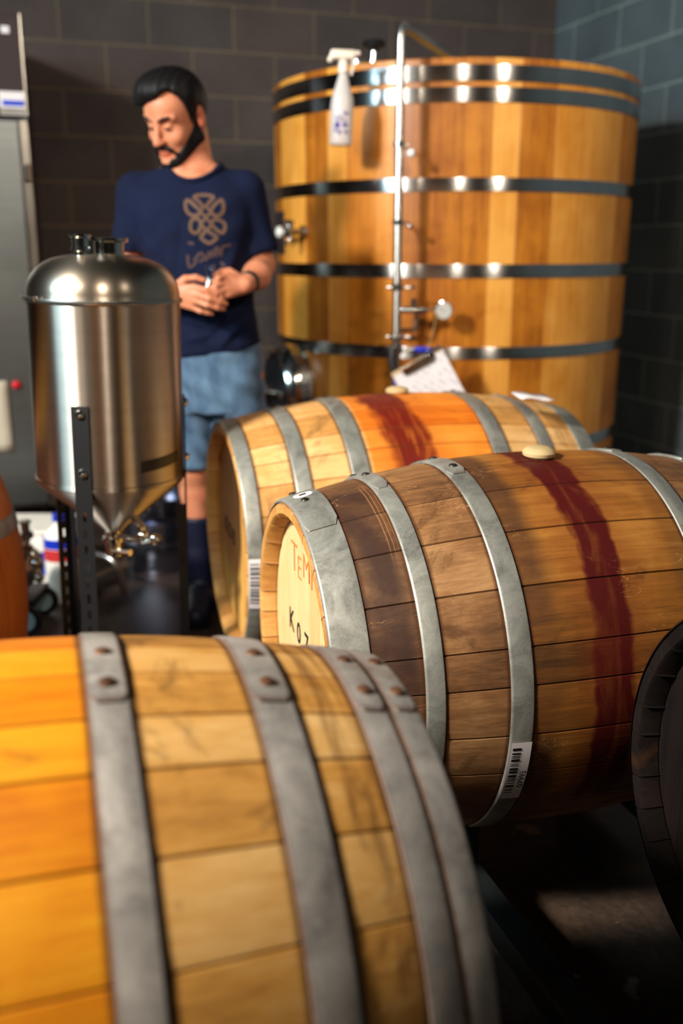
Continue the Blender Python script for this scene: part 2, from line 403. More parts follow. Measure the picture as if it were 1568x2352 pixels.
def barrel(label, loc, yaw, R, rh, hoops, mwood, mhoop, mhead, seed, bung=True, L=BL, rot=None, rmat=None, name='wine_barrel', bunga=0, group='oak wine barrels'):
    t = thing(name, label, 'barrel', loc, rot or (0, 0, yaw), group)
    barrel_body('stave_body', mwood, t, R, rh-.003, L, seed)
    head(t, mhead, rh-.003, L, -1, seed+1); head(t, mhead, rh-.003, L, 1, seed+2)
    for h in hoops:
        s0, s1 = h[0], h[1]; lap = h[2] if len(h) > 2 else None; rv = h[3] if len(h) > 3 else ()
        band(t, mhoop, R, rh-.003, L, s0, s1, lap, rivets=rv, rmat=rmat)
    if bung:
        mb = MB().lathe([(1e-5, .020), (.016, .0195), (.026, .016), (.031, .010), (.030, .004), (.024, 0), (.022, -.006)], 28)
        mb.xf(Matrix.Rotation(math.radians(bunga), 4, 'X') @ Matrix.Translation((0, 0, R))); mb.build('bung', M_SILI, t)
    return t
HC = lambda *c: c
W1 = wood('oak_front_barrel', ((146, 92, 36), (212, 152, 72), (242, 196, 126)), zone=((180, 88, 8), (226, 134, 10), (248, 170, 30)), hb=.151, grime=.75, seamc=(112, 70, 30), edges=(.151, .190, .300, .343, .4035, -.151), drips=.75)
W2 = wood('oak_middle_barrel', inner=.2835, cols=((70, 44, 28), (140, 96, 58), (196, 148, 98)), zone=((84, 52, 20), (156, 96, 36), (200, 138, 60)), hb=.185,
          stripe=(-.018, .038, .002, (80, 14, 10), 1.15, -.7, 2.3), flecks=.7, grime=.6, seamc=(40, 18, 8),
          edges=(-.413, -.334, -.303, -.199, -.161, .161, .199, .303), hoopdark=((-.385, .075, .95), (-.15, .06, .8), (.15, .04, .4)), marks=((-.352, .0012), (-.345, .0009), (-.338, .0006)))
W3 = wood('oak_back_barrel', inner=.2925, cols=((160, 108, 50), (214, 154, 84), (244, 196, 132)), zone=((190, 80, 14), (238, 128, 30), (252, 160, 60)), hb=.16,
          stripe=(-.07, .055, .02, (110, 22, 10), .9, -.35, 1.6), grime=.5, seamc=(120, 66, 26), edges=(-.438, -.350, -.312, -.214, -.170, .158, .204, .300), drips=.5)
W4 = wood('oak_shaded_barrel', ((14, 10, 10), (24, 17, 15), (34, 25, 22)), grime=.5, seamc=(10, 7, 6), rough=.8, spec=.1)  # near-black tones paint in the shade this barrel lies in
W5 = wood('oak_upright_barrel', ((140, 64, 16), (190, 96, 30), (214, 124, 50)), seamc=(90, 40, 12), grime=.2)
HD1 = wood('head_oak', ((190, 128, 48), (222, 162, 74), (240, 190, 108)), axis=2, seamc=(150, 100, 50))
HD2 = wood('head_pale_oak', ((204, 156, 96), (224, 182, 124), (238, 204, 154)), axis=2, seamc=(186, 140, 88))
HD4 = wood('head_shaded_oak', ((14, 10, 10), (28, 19, 16), (44, 30, 24)), axis=2, seamc=(12, 8, 8), rough=.8, spec=.1)  # head of the shaded barrel, its shade put into the wood colour
A = lambda s: Vector(s)
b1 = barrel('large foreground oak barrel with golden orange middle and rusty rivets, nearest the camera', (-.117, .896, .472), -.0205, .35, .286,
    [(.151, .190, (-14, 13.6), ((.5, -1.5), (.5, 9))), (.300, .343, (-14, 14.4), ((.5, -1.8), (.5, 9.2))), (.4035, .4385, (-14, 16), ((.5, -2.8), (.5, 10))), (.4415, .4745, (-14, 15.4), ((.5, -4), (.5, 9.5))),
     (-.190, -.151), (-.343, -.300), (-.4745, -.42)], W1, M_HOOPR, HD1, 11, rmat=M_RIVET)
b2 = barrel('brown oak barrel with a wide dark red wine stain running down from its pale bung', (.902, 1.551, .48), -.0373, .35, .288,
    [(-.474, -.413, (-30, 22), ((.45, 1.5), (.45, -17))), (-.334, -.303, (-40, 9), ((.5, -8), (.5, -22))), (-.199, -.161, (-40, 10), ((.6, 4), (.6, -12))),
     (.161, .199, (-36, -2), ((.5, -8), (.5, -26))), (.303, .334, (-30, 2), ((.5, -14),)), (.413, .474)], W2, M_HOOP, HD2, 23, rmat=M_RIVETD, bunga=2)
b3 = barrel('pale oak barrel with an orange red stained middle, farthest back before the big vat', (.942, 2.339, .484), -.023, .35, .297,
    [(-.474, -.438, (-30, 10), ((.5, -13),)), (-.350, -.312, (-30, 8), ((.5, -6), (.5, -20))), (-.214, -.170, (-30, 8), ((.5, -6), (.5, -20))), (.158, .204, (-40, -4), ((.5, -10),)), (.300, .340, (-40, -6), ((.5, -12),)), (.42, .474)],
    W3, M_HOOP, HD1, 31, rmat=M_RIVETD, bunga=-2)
b4 = barrel('oak barrel lying at the lower right edge, wood and end hoop coloured dark as shade', (1.325, .842, .48), -.03, .35, .288,
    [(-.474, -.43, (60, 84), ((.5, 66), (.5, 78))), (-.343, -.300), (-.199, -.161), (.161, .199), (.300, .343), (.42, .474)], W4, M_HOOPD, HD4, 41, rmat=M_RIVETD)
b5 = barrel('small reddish brown oak cask standing upright at the left edge', (0, 0, 0), 0, .30, .232,
    [(-.362, -.32), (-.19, -.155), (.155, .195, (-20, 14), ((.5, 0),)), (.32, .362)], W5, M_HOOP, HD1, 51, L=.363, bung=False, rmat=M_RIVETD, name='upright_cask')
p = R2(-1.115, 2.3); b5.location = (p.x, p.y, .363); b5.rotation_euler = (0, -PI/2, .5)
# writing and labels on the barrels
def head_M(side, L, y, z, rotz=0.0):
    """text frame on the left head: x to the viewer's right, y up"""
    return Matrix.Translation((-(L-.032)-.0006, y, z)) @ Matrix(((0, 0, -1, 0), (-1, 0, 0, 0), (0, 1, 0, 0), (0, 0, 0, 1))) @ Matrix.Rotation(rotz, 4, 'Z')
M_CRAY = plain('orange_crayon', (226, 120, 52), .8, 0, .2, 60)
def on_head(par, body, size, y, z, mat, rz=0.0, bold=0.0, name='stencil_letters'): return text(name, body, size, mat, par, head_M(-1, BL, y, z, rz), bold=bold)
def part_of(t, kind): return [c for c in t.children if c.name.split('.')[0] == kind]
h2 = part_of(b2, 'barrel_head')[0]; h3 = part_of(b3, 'barrel_head')[0]
def curved_patch(name, par, mat, s0, s1, a0, a1, R, rh, L, lift, n=16, m=6):
    V = []; F = []
    for i in range(n+1):
        a = math.radians(a0+(a1-a0)*i/n)
        for j in range(m+1):
            s = s0+(s1-s0)*j/m; r = brad(s, R, rh, L)+lift; V.append((s, -r*math.sin(a), r*math.cos(a)))
    for i in range(n):
        for j in range(m): p = i*(m+1)+j; F.append((p, p+m+1, p+m+2, p+1))
    return mk(name, V, F, mat, par)
def barcode(par, s0, s1, a0, a1, R, rh, lift, seed, digits=None, side=1):
    """paper label with bars; the bars run along the barrel's axis"""
    lab = curved_patch('barcode_label', par, M_PAPER, s0, s1, a0, a1, R, rh, BL, lift)
    rnd = random.Random(seed); a = a0+(a1-a0)*.08; mb = MB(); lo, hi = s0+(s1-s0)*.08, s0+(s1-s0)*(.74 if digits is None else .5)
    while a < a1-(a1-a0)*.10:
        wd = rnd.choice((.35, .35, .7, 1.05))*(a1-a0)/26
        V = []
        for q in range(3):
            aa = math.radians(a+wd*q/2)
            for s in (lo, hi): r = brad(s, R, rh)+lift+.0004; V.append((s, -r*math.sin(aa), r*math.cos(aa)))
        mb.add(V, [(0, 2, 3, 1), (2, 4, 5, 3)]); a += wd+rnd.choice((.3, .45, .8))*(a1-a0)/26
    mb.build('barcode', M_INK, lab)
    if digits:
        am = math.radians(a0+(a1-a0)*.60); s = s0+(s1-s0)*.80; r = brad(s, R, rh)+lift+.0006; n = Vector((0, -math.sin(am), math.cos(am)))
        up = Vector((1, 0, 0)); xx = Vector((0, math.cos(am), math.sin(am)))
        # text reads up the flank, tops of the digits towards the bars
        M = Matrix(((xx.x, -1, n.x, 0), (xx.y, 0, n.y, 0), (xx.z, 0, n.z, 0), (0, 0, 0, 1))); M.translation = Vector((s, 0, 0))+n*r
        text('label_digits', digits, .0155, M_INK, lab, M, extrude=.0002)
    return lab

# racks
M_RACK = plain('rack_steel', (24, 30, 30), .6, 0, .2)
def rack(x0, x1, y0, y1, cents, label):
    t = thing('barrel_rack', label, 'rack', ((x0+x1)/2, (y0+y1)/2, 0), (0, 0, 0), 'steel barrel racks')
    cx, cy = (x0+x1)/2, (y0+y1)/2
    for x in (x0, x1):
        MB().box((x-cx-.025, y0-cy, .07), (x-cx+.025, y1-cy, .118), .004).build('cross_beam', M_RACK, t)
        for c in cents:
            for d in (-1, 1):
                mb = MB(); pts = []
                for i in range(9):
                    a = math.radians(6+28*i/8)*d; r = .3345; pts.append((c-cy+r*math.sin(a), .48-r*math.cos(a)))
                V = []; F = []
                for (yy, zz) in pts:
                    for xx in (x-cx-.02, x-cx+.02): V += [(xx, yy, zz-.001), (xx, yy, .10)]
                for i in range(8):
                    b = i*4; F += [(b, b+4, b+6, b+2), (b+1, b+3, b+7, b+5), (b, b+1, b+5, b+4), (b+2, b+6, b+7, b+3)]
                F += [(0, 2, 3, 1), (32, 33, 35, 34)]
                mb.add(V, F).build('saddle', M_RACK, t)
    for y in (y0+.03, y1-.03): MB().box((x0-cx-.06, y-cy-.025, .02), (x1-cx+.06, y-cy+.025, .07), .004).build('side_rail', M_RACK, t)
    for y in (y0+.03, y1-.03):
        for x in (x0, x1): MB().box((x-cx-.04, y-cy-.04, 0), (x-cx+.04, y-cy+.04, .02), .003).build('foot', M_RACK, t)
rack(-.367, .063, .60, 1.19, [.896], 'low dark steel rack under the golden foreground barrel')
rack(.70, 1.152, .90, 1.86, [1.551], 'low dark steel rack under the brown wine stained barrel')
rack(.692, 1.192, 1.98, 2.70, [2.339], 'low dark steel rack under the orange red stained barrel')

# ------------------------------------------------------------------ the big upright vat
TX, TY, TR, TZ0, TZ1 = 1.795, 3.907, .742, .10, 1.832
WT = wood('foeder_oak', ((150, 82, 16), (206, 128, 36), (234, 164, 74)), axis=2, seamc=(104, 56, 14), gscale=.8, rough=.38, stw=.46)
foeder = thing('oak_vat', 'tall round upright oak vat with five shiny steel hoops in the room corner', 'vat', (TX, TY, 0))
def foeder_body():
    rnd = random.Random(5); nst = 40; w_ = [rnd.uniform(.8, 1.25) for _ in range(nst)]; t = sum(w_); a = 0; cols = []; tone = []
    for wi in w_:
        wd = wi/t*2*PI; tv = rnd.random(); e = .0016
        for aa, sm in ((a, 1), (a+e, 0), (a+wd*.33, 0), (a+wd*.66, 0), (a+wd-e, 0)): cols.append((aa, sm)); tone.append(tv)
        a += wd
    prof = [(TR-.05, TZ1-.03), (TR-.048, TZ1-.004), (TR-.044, TZ1), (TR-.004, TZ1), (TR, TZ1-.004)]
    for i in range(1, 12): prof.append((TR-.012*(i/12), TZ1+(TZ0-TZ1)*i/12))
    prof += [(TR-.012, TZ0), (TR-.05, TZ0)]
    V = []; F = []; sm = []; st = []; k = len(prof)
    for aa, q in cols:
        for r, z in prof: V.append(((r-.0012*q)*math.cos(aa), (r-.0012*q)*math.sin(aa), z)); sm.append(q)
    for i in range(len(cols)):
        j = (i+1) % len(cols)
        for q in range(k-1): F.append((i*k+q+1, j*k+q+1, j*k+q, i*k+q)); st.append(tone[i])
    return mk('stave_wall', V, F, WT, foeder, True, {'seam': ('POINT', sm), 'st': ('FACE', st)}, .7)
foeder_body()
V = [(0, 0, TZ1-.03)]+[((TR-.049)*math.cos(2*PI*i/96), (TR-.049)*math.sin(2*PI*i/96), TZ1-.03) for i in range(96)]
mk('vat_top', V, [(0, i+1, (i+1) % 96+1) for i in range(96)], HD1, foeder, False, {'st': ('FACE', [.4]*96), 'seam': ('POINT', [0]*97)})
M_TH = steel('vat_hoop_steel', (205, 203, 200), .27, aniso=1.0, arot=.25)
for z0, z1 in ((1.757, 1.809), (1.690, 1.739), (1.400, 1.446), (1.104, 1.152), (.813, .858), (.45, .495), (.17, .215)):
    r = lambda z: TR-.012*(TZ1-z)/(TZ1-TZ0)+.001
    pr = [(r(z1)-.001, z1), (r(z1)+.003, z1), (r(z1)+.0035, z1-.002), (r(z0)+.0035, z0+.002), (r(z0)+.003, z0), (r(z0)-.001, z0)]
    MB().lathe(pr[::-1], 180).build('hoop', M_TH, foeder)
M_TIMB = plain('timber_block', (120, 84, 50), .7)
for i in range(4):
    a = PI/4+i*PI/2; MB().box((.5*math.cos(a)-.08, .5*math.sin(a)-.08, 0), (.5*math.cos(a)+.08, .5*math.sin(a)+.08, TZ0+.005), .006).build('support_block', M_TIMB, foeder)
def on_vat(az, z, out=0.0):
    """local frame on the vat's wall: x along the wall (viewer's right), y outward, z up; az measured from the camera's line, + to the right"""
    base = math.atan2(-TY, -TX); a = base+az
    n = Vector((math.cos(a), math.sin(a), 0)); x = Vector((-n.y, n.x, 0)); r = TR-.012*(TZ1-z)/(TZ1-TZ0)+.002+out
    M = Matrix(((x.x, n.x, 0, 0), (x.y, n.y, 0, 0), (0, 0, 1, 0), (0, 0, 0, 1))); M.translation = n*r+Vector((0, 0, z)); return M
# dark plaque screwed to the wood, left side
mb = MB(); n = 8; V = []; F = []
for i in range(n+1):
    x = -.068+.136*i/n; d = TR-math.sqrt(TR*TR-x*x)
    for z in (-.082, .082):
        for y in (0, .006): V.append((x, y-d, z))
for i in range(n): b = i*4; F += [(b+1, b+5, b+7, b+3), (b, b+2, b+6, b+4), (b, b+4, b+5, b+1), (b+2, b+3, b+7, b+6)]
F += [(0, 1, 3, 2), (32, 34, 35, 33)]
mb.add(V, F).xf(on_vat(-1.19, 1.270)); mb.build('plaque', plain('dark_plaque', (44, 36, 38), .45), foeder, False)
# sample valve
mb = MB(); mb.lathe([(.024, 0), (.024, .012), (.013, .014), (.013, .055), (.02, .057), (.02, .085), (.012, .088), (1e-5, .09)], 20, 'Y')
mb.tube([(0, .07, 0), (0, .07, -.03), (0, .085, -.045)], .008); mb.tube([(0, .07, .0), (0, .07, .028)], [.014, .012]); mb.ball((0, .07, .034), (.02, .02, .012))
mb.xf(on_vat(-.845, 1.268)); sv = mb.build('sample_valve', M_CHROME, foeder)
mb = MB().tube([(0, .07, 0), (-.05, .075, 0)], .007).ball((-.062, .076, 0), (.017, .015, .022)).xf(on_vat(-.845, 1.268)); mb.build('valve_knob', plain('white_plastic', (226, 224, 216), .35), sv)
# manway, low on the left
MW = on_vat(-.98, .645)
mb = MB(); mb.lathe([(.150, -.03), (.192, -.02), (.196, .006), (.190, .020), (.192, .040), (.186, .060), (.174, .076), (.162, .088), (.155, .094), (.150, .094), (.146, .086), (.143, .06)], 64, 'Y'); mb.xf(MW @ Matrix.Diagonal((.82, 1, 1, 1))); mwy = mb.build('manway_frame', M_CHROME, foeder)
mb = MB(); mb.lathe([(.142, .05), (.142, .088), (.12, .10), (.06, .108), (1e-5, .11)][::-1], 48, 'Y'); mb.xf(MW @ Matrix.Diagonal((.82, 1, 1, 1))); mb.build('manway_door', M_BLACK, mwy)
mb = MB().box((-.12, .108, -.016), (.12, .126, .016), .004).tube([(0, .09, 0), (0, .15, 0)], .010).ball((0, .158, 0), .024); mb.xf(MW); mb.build('manway_clamp', M_CHROME, mwy)
for (x, z) in ((-.10, .12), (0, .165), (.10, .12), (-.02, .02)):
    MB().ball((x, .108, z), .009, 10).xf(MW).build('stud', M_CHROME, mwy)
# fittings on the lid
def on_lid(u, v):
    q = R2(u, v); return Vector((q.x-TX, q.y-TY, TZ1-.03))
q = on_lid(.125, 4.02)
mb = MB().lathe([(.05, 0), (.05, .02), (.02, .024), (.02, .10), (.012, .105), (.012, .135)], 20, c=q); mb.build('lid_port', M_CHROME, foeder)
mb = MB().lathe([(1e-5, .135), (.014, .135), (.018, .15), (.042, .152), (.046, .162), (.04, .172), (1e-5, .175)][::-1], 24, c=q); mb.build('lid_knob', M_BLACK, foeder)
for du in (-.05, -.02):
    qq = on_lid(.09+du*2+.07, 3.9); MB().lathe([(.014, 0), (.014, .07), (.018, .072), (.018, .082), (1e-5, .084)], 14, c=qq).build('lid_fitting', M_CHROME, foeder)

# steel transfer pipe standing against the vat
PV = 3.44
pp = R2((913.5-784)/2200*(PV*math.cos(.2665)), PV); PX, PY = pp.x, pp.y
M_PIPE = steel('pipe_steel', (226, 222, 216), .26, aniso=.9, arot=.25)
pipe = thing('steel_pipe', 'long stainless pipe rising in front of the oak vat and bending over its rim', 'pipe', (PX, PY, 0))
rt = Vector((math.cos(TH), -math.sin(TH), 0)); fw = Vector((math.sin(TH), math.cos(TH), 0)); ctr = Vector((TX-PX, TY-PY, 0))
top = 1.912
MB().tube(bend([(0, 0, .875), (0, 0, top), tuple(fw*.70+rt*.28+Vector((0, 0, top-.0))), tuple(fw*.74+rt*.29+Vector((0, 0, TZ1-.03)))], .05), .0150, 20).build('tube', M_PIPE, pipe)
dn = (ctr.normalized()); gap = ctr.length-TR
for z in (1.545, 1.293):
    mb = MB().lathe([(.0155, z-.008), (.0205, z-.007), (.0205, z+.007), (.0155, z+.008)], 20); mb.tube([dn*.018+Vector((0, 0, z)), dn*(gap)+Vector((0, 0, z))], .005); mb.build('standoff', M_CHROME, pipe)
    MB().tube([(0, 0, z), tuple(rt*.03+Vector((0, 0, z-.004)))], .0045).ball(tuple(rt*.040+Vector((0, 0, z-.028 if z > 1.4 else z-.012))), .0145 if z > 1.4 else .009, 14).build('clamp_knob', plain('white_nylon', (236, 236, 232), .3) if z > 1.4 else M_CHROME, pipe)
def clampring(z, r=.022):
    mb = MB().lathe([(.0155, z-.012), (r, z-.007), (r+.003, z), (r, z+.007), (.0155, z+.012)], 22); a = rt*.020+Vector((0, 0, z))
    mb.tube([a, a+rt*.030-fw*.01], .0045); mb.ball(tuple(a+rt*.034-fw*.012), (.011, .006, .006), 10); mb.tube([(-.02, 0, z), tuple(-rt*.034+Vector((0, 0, z)))], .006); return mb
clampring(1.075).build('tri_clamp', M_SATIN, pipe); clampring(.905, .026).build('tri_clamp', M_SATIN, pipe)
# side branch with gauge
zb = .998
mb = MB().tube([(0, 0, zb), tuple(rt*.105+Vector((0, 0, zb)))], .0125, 16); mb.tube([tuple(rt*.058+Vector((0, 0, zb))), tuple(rt*.058+Vector((0, 0, zb+.04)))], .010, 14)
mb.tube([tuple(rt*.105+Vector((0, 0, zb))), tuple(rt*.14+Vector((0, 0, zb)))], .006, 10); mb.tube([tuple(rt*.07+Vector((0, 0, zb))), tuple(rt*.07+fw*.03+Vector((0, 0, zb-.07))), tuple(fw*.08+Vector((0, 0, zb-.08)))], .009, 12)
br = mb.build('branch_valve', M_CHROME, pipe)
gc = rt*.162+Vector((0, 0, zb-.002)); nn = -fw
mb = MB().lathe([(1e-5, -.016), (.028, -.016), (.030, -.012), (.030, .006), (.033, .008), (.033, .012), (.029, .013), (.029, .009)], 36)
GM = Matrix.Translation(gc) @ Vector((0, 0, 1)).rotation_difference(nn).to_matrix().to_4x4(); mb.xf(GM); gg = mb.build('pressure_gauge', M_CHROME, pipe)
MB().lathe([(1e-5, .010), (.029, .010)][::-1], 32).xf(GM).build('gauge_face', plain('gauge_white', (190, 184, 176), .35), gg)
mb = MB().box((-.001, -.003, .0105), (.001, .019, .0112)); mb.xf(GM @ Matrix.Rotation(.8, 4, 'Z')); mb.build('gauge_needle', M_INK, gg, False)
# butterfly valves at the foot of the pipe with blue and black handles
mb = MB().lathe([(.0155, .905), (.0155, .88), (.022, .875), (.022, .845), (.014, .84), (.014, .55), (.02, .54), (.02, .5)], 20)
mb.build('lower_pipe', M_SATIN, pipe)
M_BLUE = plain('blue_grip', (18, 50, 190), .4, 0, .08)
mb = MB().tube([tuple(rt*.02+Vector((0, 0, .857))), tuple(rt*.062-fw*.01+Vector((0, 0, .862)))], .006); mb.build('valve_lever', M_SATIN, pipe)
o = MB().box((-.030, -.010, -.0095), (.030, .010, .0095), .0085); M = Matrix.Translation(rt*.092-fw*.012+Vector((0, 0, .861))) @ Matrix.Rotation(-TH, 4, 'Z'); o.xf(M); o.build('lever_grip', M_BLUE, pipe)
e0 = Vector((0, 0, .862))
MB().tube([e0-fw*.02, e0-fw*.02-rt*.014+Vector((0, 0, .005)), e0-fw*.03-rt*.018+Vector((0, 0, -.04)), e0-fw*.035+rt*.004+Vector((0, 0, -.12))], [.008, .0125, .0135, .012], 14).build('black_grip', M_BLACK, pipe)
MB().tube([e0-fw*.035+rt*.000+Vector((0, 0, -.10)), e0-fw*.036+rt*.010+Vector((0, 0, -.145))], [.0145, .010], 14).build('grip_tip', M_BLUE, pipe)

# clipboard hanging from a string on the gauge
CBv = 3.36
cl = R2(.295, CBv, .76)
clip = thing('clipboard', 'clipboard with white sheets hanging tilted in front of the oak vat', 'clipboard', cl, (0, 0, -TH))
tilt = Matrix.Rotation(.50, 4, 'Y').inverted()
def CB(m): return m.xf(tilt)
CB(MB().box((-.096, .0, -.25), (.102, .003, .080), .001)).build('board', plain('hardboard', (196, 168, 130), .5), clip, False)
g = G('written_paper'); o = g.obj(); X = g.xyz(o)
u = g.f('ADD', g.f('MULTIPLY', X[0], .878), g.f('MULTIPLY', X[2], -.479)); v = g.f('ADD', g.f('MULTIPLY', X[0], .479), g.f('MULTIPLY', X[2], .878))
row = g.f('LESS_THAN', g.f('FRACT', g.f('DIVIDE', v, .021)), .3); ink = g.f('GREATER_THAN', g.noise(g.vec(g.f('MULTIPLY', u, 60), 0.0, g.f('MULTIPLY', g.f('FLOOR', g.f('DIVIDE', v, .021)), 7.3)), 1, 2), .5)
g.set(col=g.mix(g.f('MULTIPLY', g.f('MULTIPLY', row, ink), .6), lin(238, 228, 230), lin(168, 158, 166)), rough=.75)
sh = CB(MB().box((-.093, -.0035, -.245), (.101, -.0005, .066))).build('paper_sheets', g.m, clip, False)
CB(MB().box((-.058, -.010, .052), (.068, -.004, .078), .003).tube([(-.05, -.008, .05), (.06, -.008, .05)], .004, 10)).build('clip', M_CHROME, clip)
CB(MB().tube([(.04, -.008, .083), (.10, -.008, .083)], .005, 8)).build('pen', plain('dark_pen', (30, 36, 60), .4), clip)
gp = R2(0, 0); gw = Vector((PX, PY, 0))+gc-fw*.01
lp = Matrix.Rotation(TH, 4, 'Z') @ (gw-rt*.02-Vector(cl)); tp = tilt @ Vector((.04, -.006, .078))
MB().tube([tp, (tp+lp)/2+Vector((.003, 0, 0)), lp], .0012, 6).build('string', plain('twine', (190, 160, 110), .8), clip)

# spray bottle hooked over the rim of the vat
bq = R2(-.003, 3.485)
bot = thing('spray_bottle', 'white trigger spray bottle hanging on the rim of the oak vat', 'spray bottle', (bq.x, bq.y, 1.545), (0, .04, -TH-.05))
g = G('cloudy_bottle'); g.set(col=lin(222, 212, 208), rough=.35, trans=.25, ior=1.4, sss=.0); M_CLOUD = g.m
mb = MB().lathe([(1e-5, 0), (.034, 0), (.038, .004), (.039, .012), (.039, .125), (.036, .150), (.024, .190), (.017, .215), (.0145, .225), (.0145, .240)], 32)
for v in mb.V: v.y *= .82
bd = mb.build('bottle_body', M_CLOUD, bot)
mb = MB().lathe([(.0145, .228), (.0175, .230), (.0175, .262), (.013, .266), (.011, .270)], 20)
mb.box((-.045, -.012, .270), (.040, .012, .300), .008); mb.tube([(-.035, 0, .285), (-.050, 0, .262)], [.012, .007], 10); mb.box((.028, -.008, .283), (.055, .008, .298), .005)
mb.build('spray_head', plain('cream_plastic', (236, 216, 196), .4), bot)
MB().tube(bend([(.028, 0, .275), (.034, 0, .25), (.026, 0, .222)], .01), .0045, 8).build('trigger', plain('pale_trigger', (225, 205, 190), .4), bot)
lb = MB()
M_BL = plain('blue_print', (64, 56, 150), .6)
rnd = random.Random(8)
for i, (x, z, s_) in enumerate(((-.012, .062, .016), (.012, .064, .012), (-.004, .040, .010), (.016, .042, .008), (.014, .100, .009), (-.018, .045, .007))):
    lb.box((x-s_*.5, -.0335, z-s_*.6), (x+s_*.5, -.0322, z+s_*.6), .0004)
for i in range(4): lb.box((-.02, -.0330, .076+i*.005), (.016-.004*i, -.0322, .0775+i*.005))
lb.build('label_print', M_BL, bot, False)

# ------------------------------------------------------------------ conical steel fermenter
fc = R2(-.574, 2.27)
ferm = thing('conical_fermenter', 'brushed stainless conical fermenter on black slotted legs, left of the oak barrels', 'fermenter', (fc.x, fc.y, 0), (0, 0, -TH))
M_BR = steel('brushed_tank', (192, 182, 170), .37, aniso=1.0, arot=.25, scratch=.05)
M_BRL = steel('brushed_lid', (196, 182, 164), .30, aniso=.6, arot=.25)
FR = .174
MB().lathe([(1e-5, .535), (.03, .537), (.035, .545)]+[(FR-.004, .662), (FR, .670)], 96).build('cone', M_BR, ferm)
MB().lathe([(FR, .670), (FR+.003, .672), (FR+.003, .680), (FR, .682), (FR, 1.088), (FR+.0008, 1.092)], 128).build('body', M_BR, ferm)
pr = []
for i in range(15):
    a = PI/2*i/14; pr.append((FR*(math.cos(a)**.62) if i < 14 else 1e-5, 1.095+.098*math.sin(a)**.9))
MB().lathe([(FR+.001, 1.0925)]+pr, 128).build('domed_lid', M_BRL, ferm)
mb = MB().lathe([(FR, 1.086), (FR+.005, 1.087), (FR+.006, 1.0915), (FR+.005, 1.096), (FR, 1.097)], 96, a0=0, a1=2*PI); 
mb.build('lid_seam_ring', M_SATIN, ferm)
mb = MB()
pts = [(-(FR+.007)*math.sin(math.radians(a)) , -(FR+.007)*math.cos(math.radians(a)), 1.096) for a in range(40, 100, 5)]
mb.tube(pts, .0035, 8); mb.ball(pts[0], .006, 10); mb.build('lid_clamp_band', M_SATIN, ferm)
mb = MB().lathe([(.034, 1.185), (.034, 1.218), (.044, 1.222), (.044, 1.228), (.034, 1.230), (.030, 1.230), (.030, 1.19)], 32, c=(.015, .01, 0)); mb.build('top_port', M_CHROME, ferm)
mb = MB().lathe([(.014, 1.165), (.014, 1.196), (.0215, 1.199), (.0215, 1.205), (.019, 1.207), (.019, 1.226), (.0235, 1.229), (.0235, 1.234), (1e-5, 1.235)], 24, c=(-.032, -.060, 0)); mb.build('small_port', M_CHROME, ferm)
mb = MB().lathe([(.02, .545), (.02, .52), (.028, .517), (.028, .508), (.02, .505), (.02, .47), (1e-5, .468)][::-1], 24); mb.build('bottom_outlet', M_CHROME, ferm)
mb = MB().tube([(.06, -.05, .585), (.085, -.075, .565)], .010, 12); mb.tube([(.02, -.03, .528), (.115, -.075, .528)], .0065, 10); mb.tube([(.085, -.075, .565), (.09, -.08, .53), (.13, -.09, .545)], .010, 12)
mb.ball((.088, -.078, .545), .016, 12); mb.ball((.118, -.088, .542), .013, 12); mb.box((.045, -.060, .520), (.085, -.045, .532), .003); mb.tube([(.0, -.02, .488), (.05, -.05, .492)], .008, 10); mb.build('racking_valve', M_CHROME, ferm)
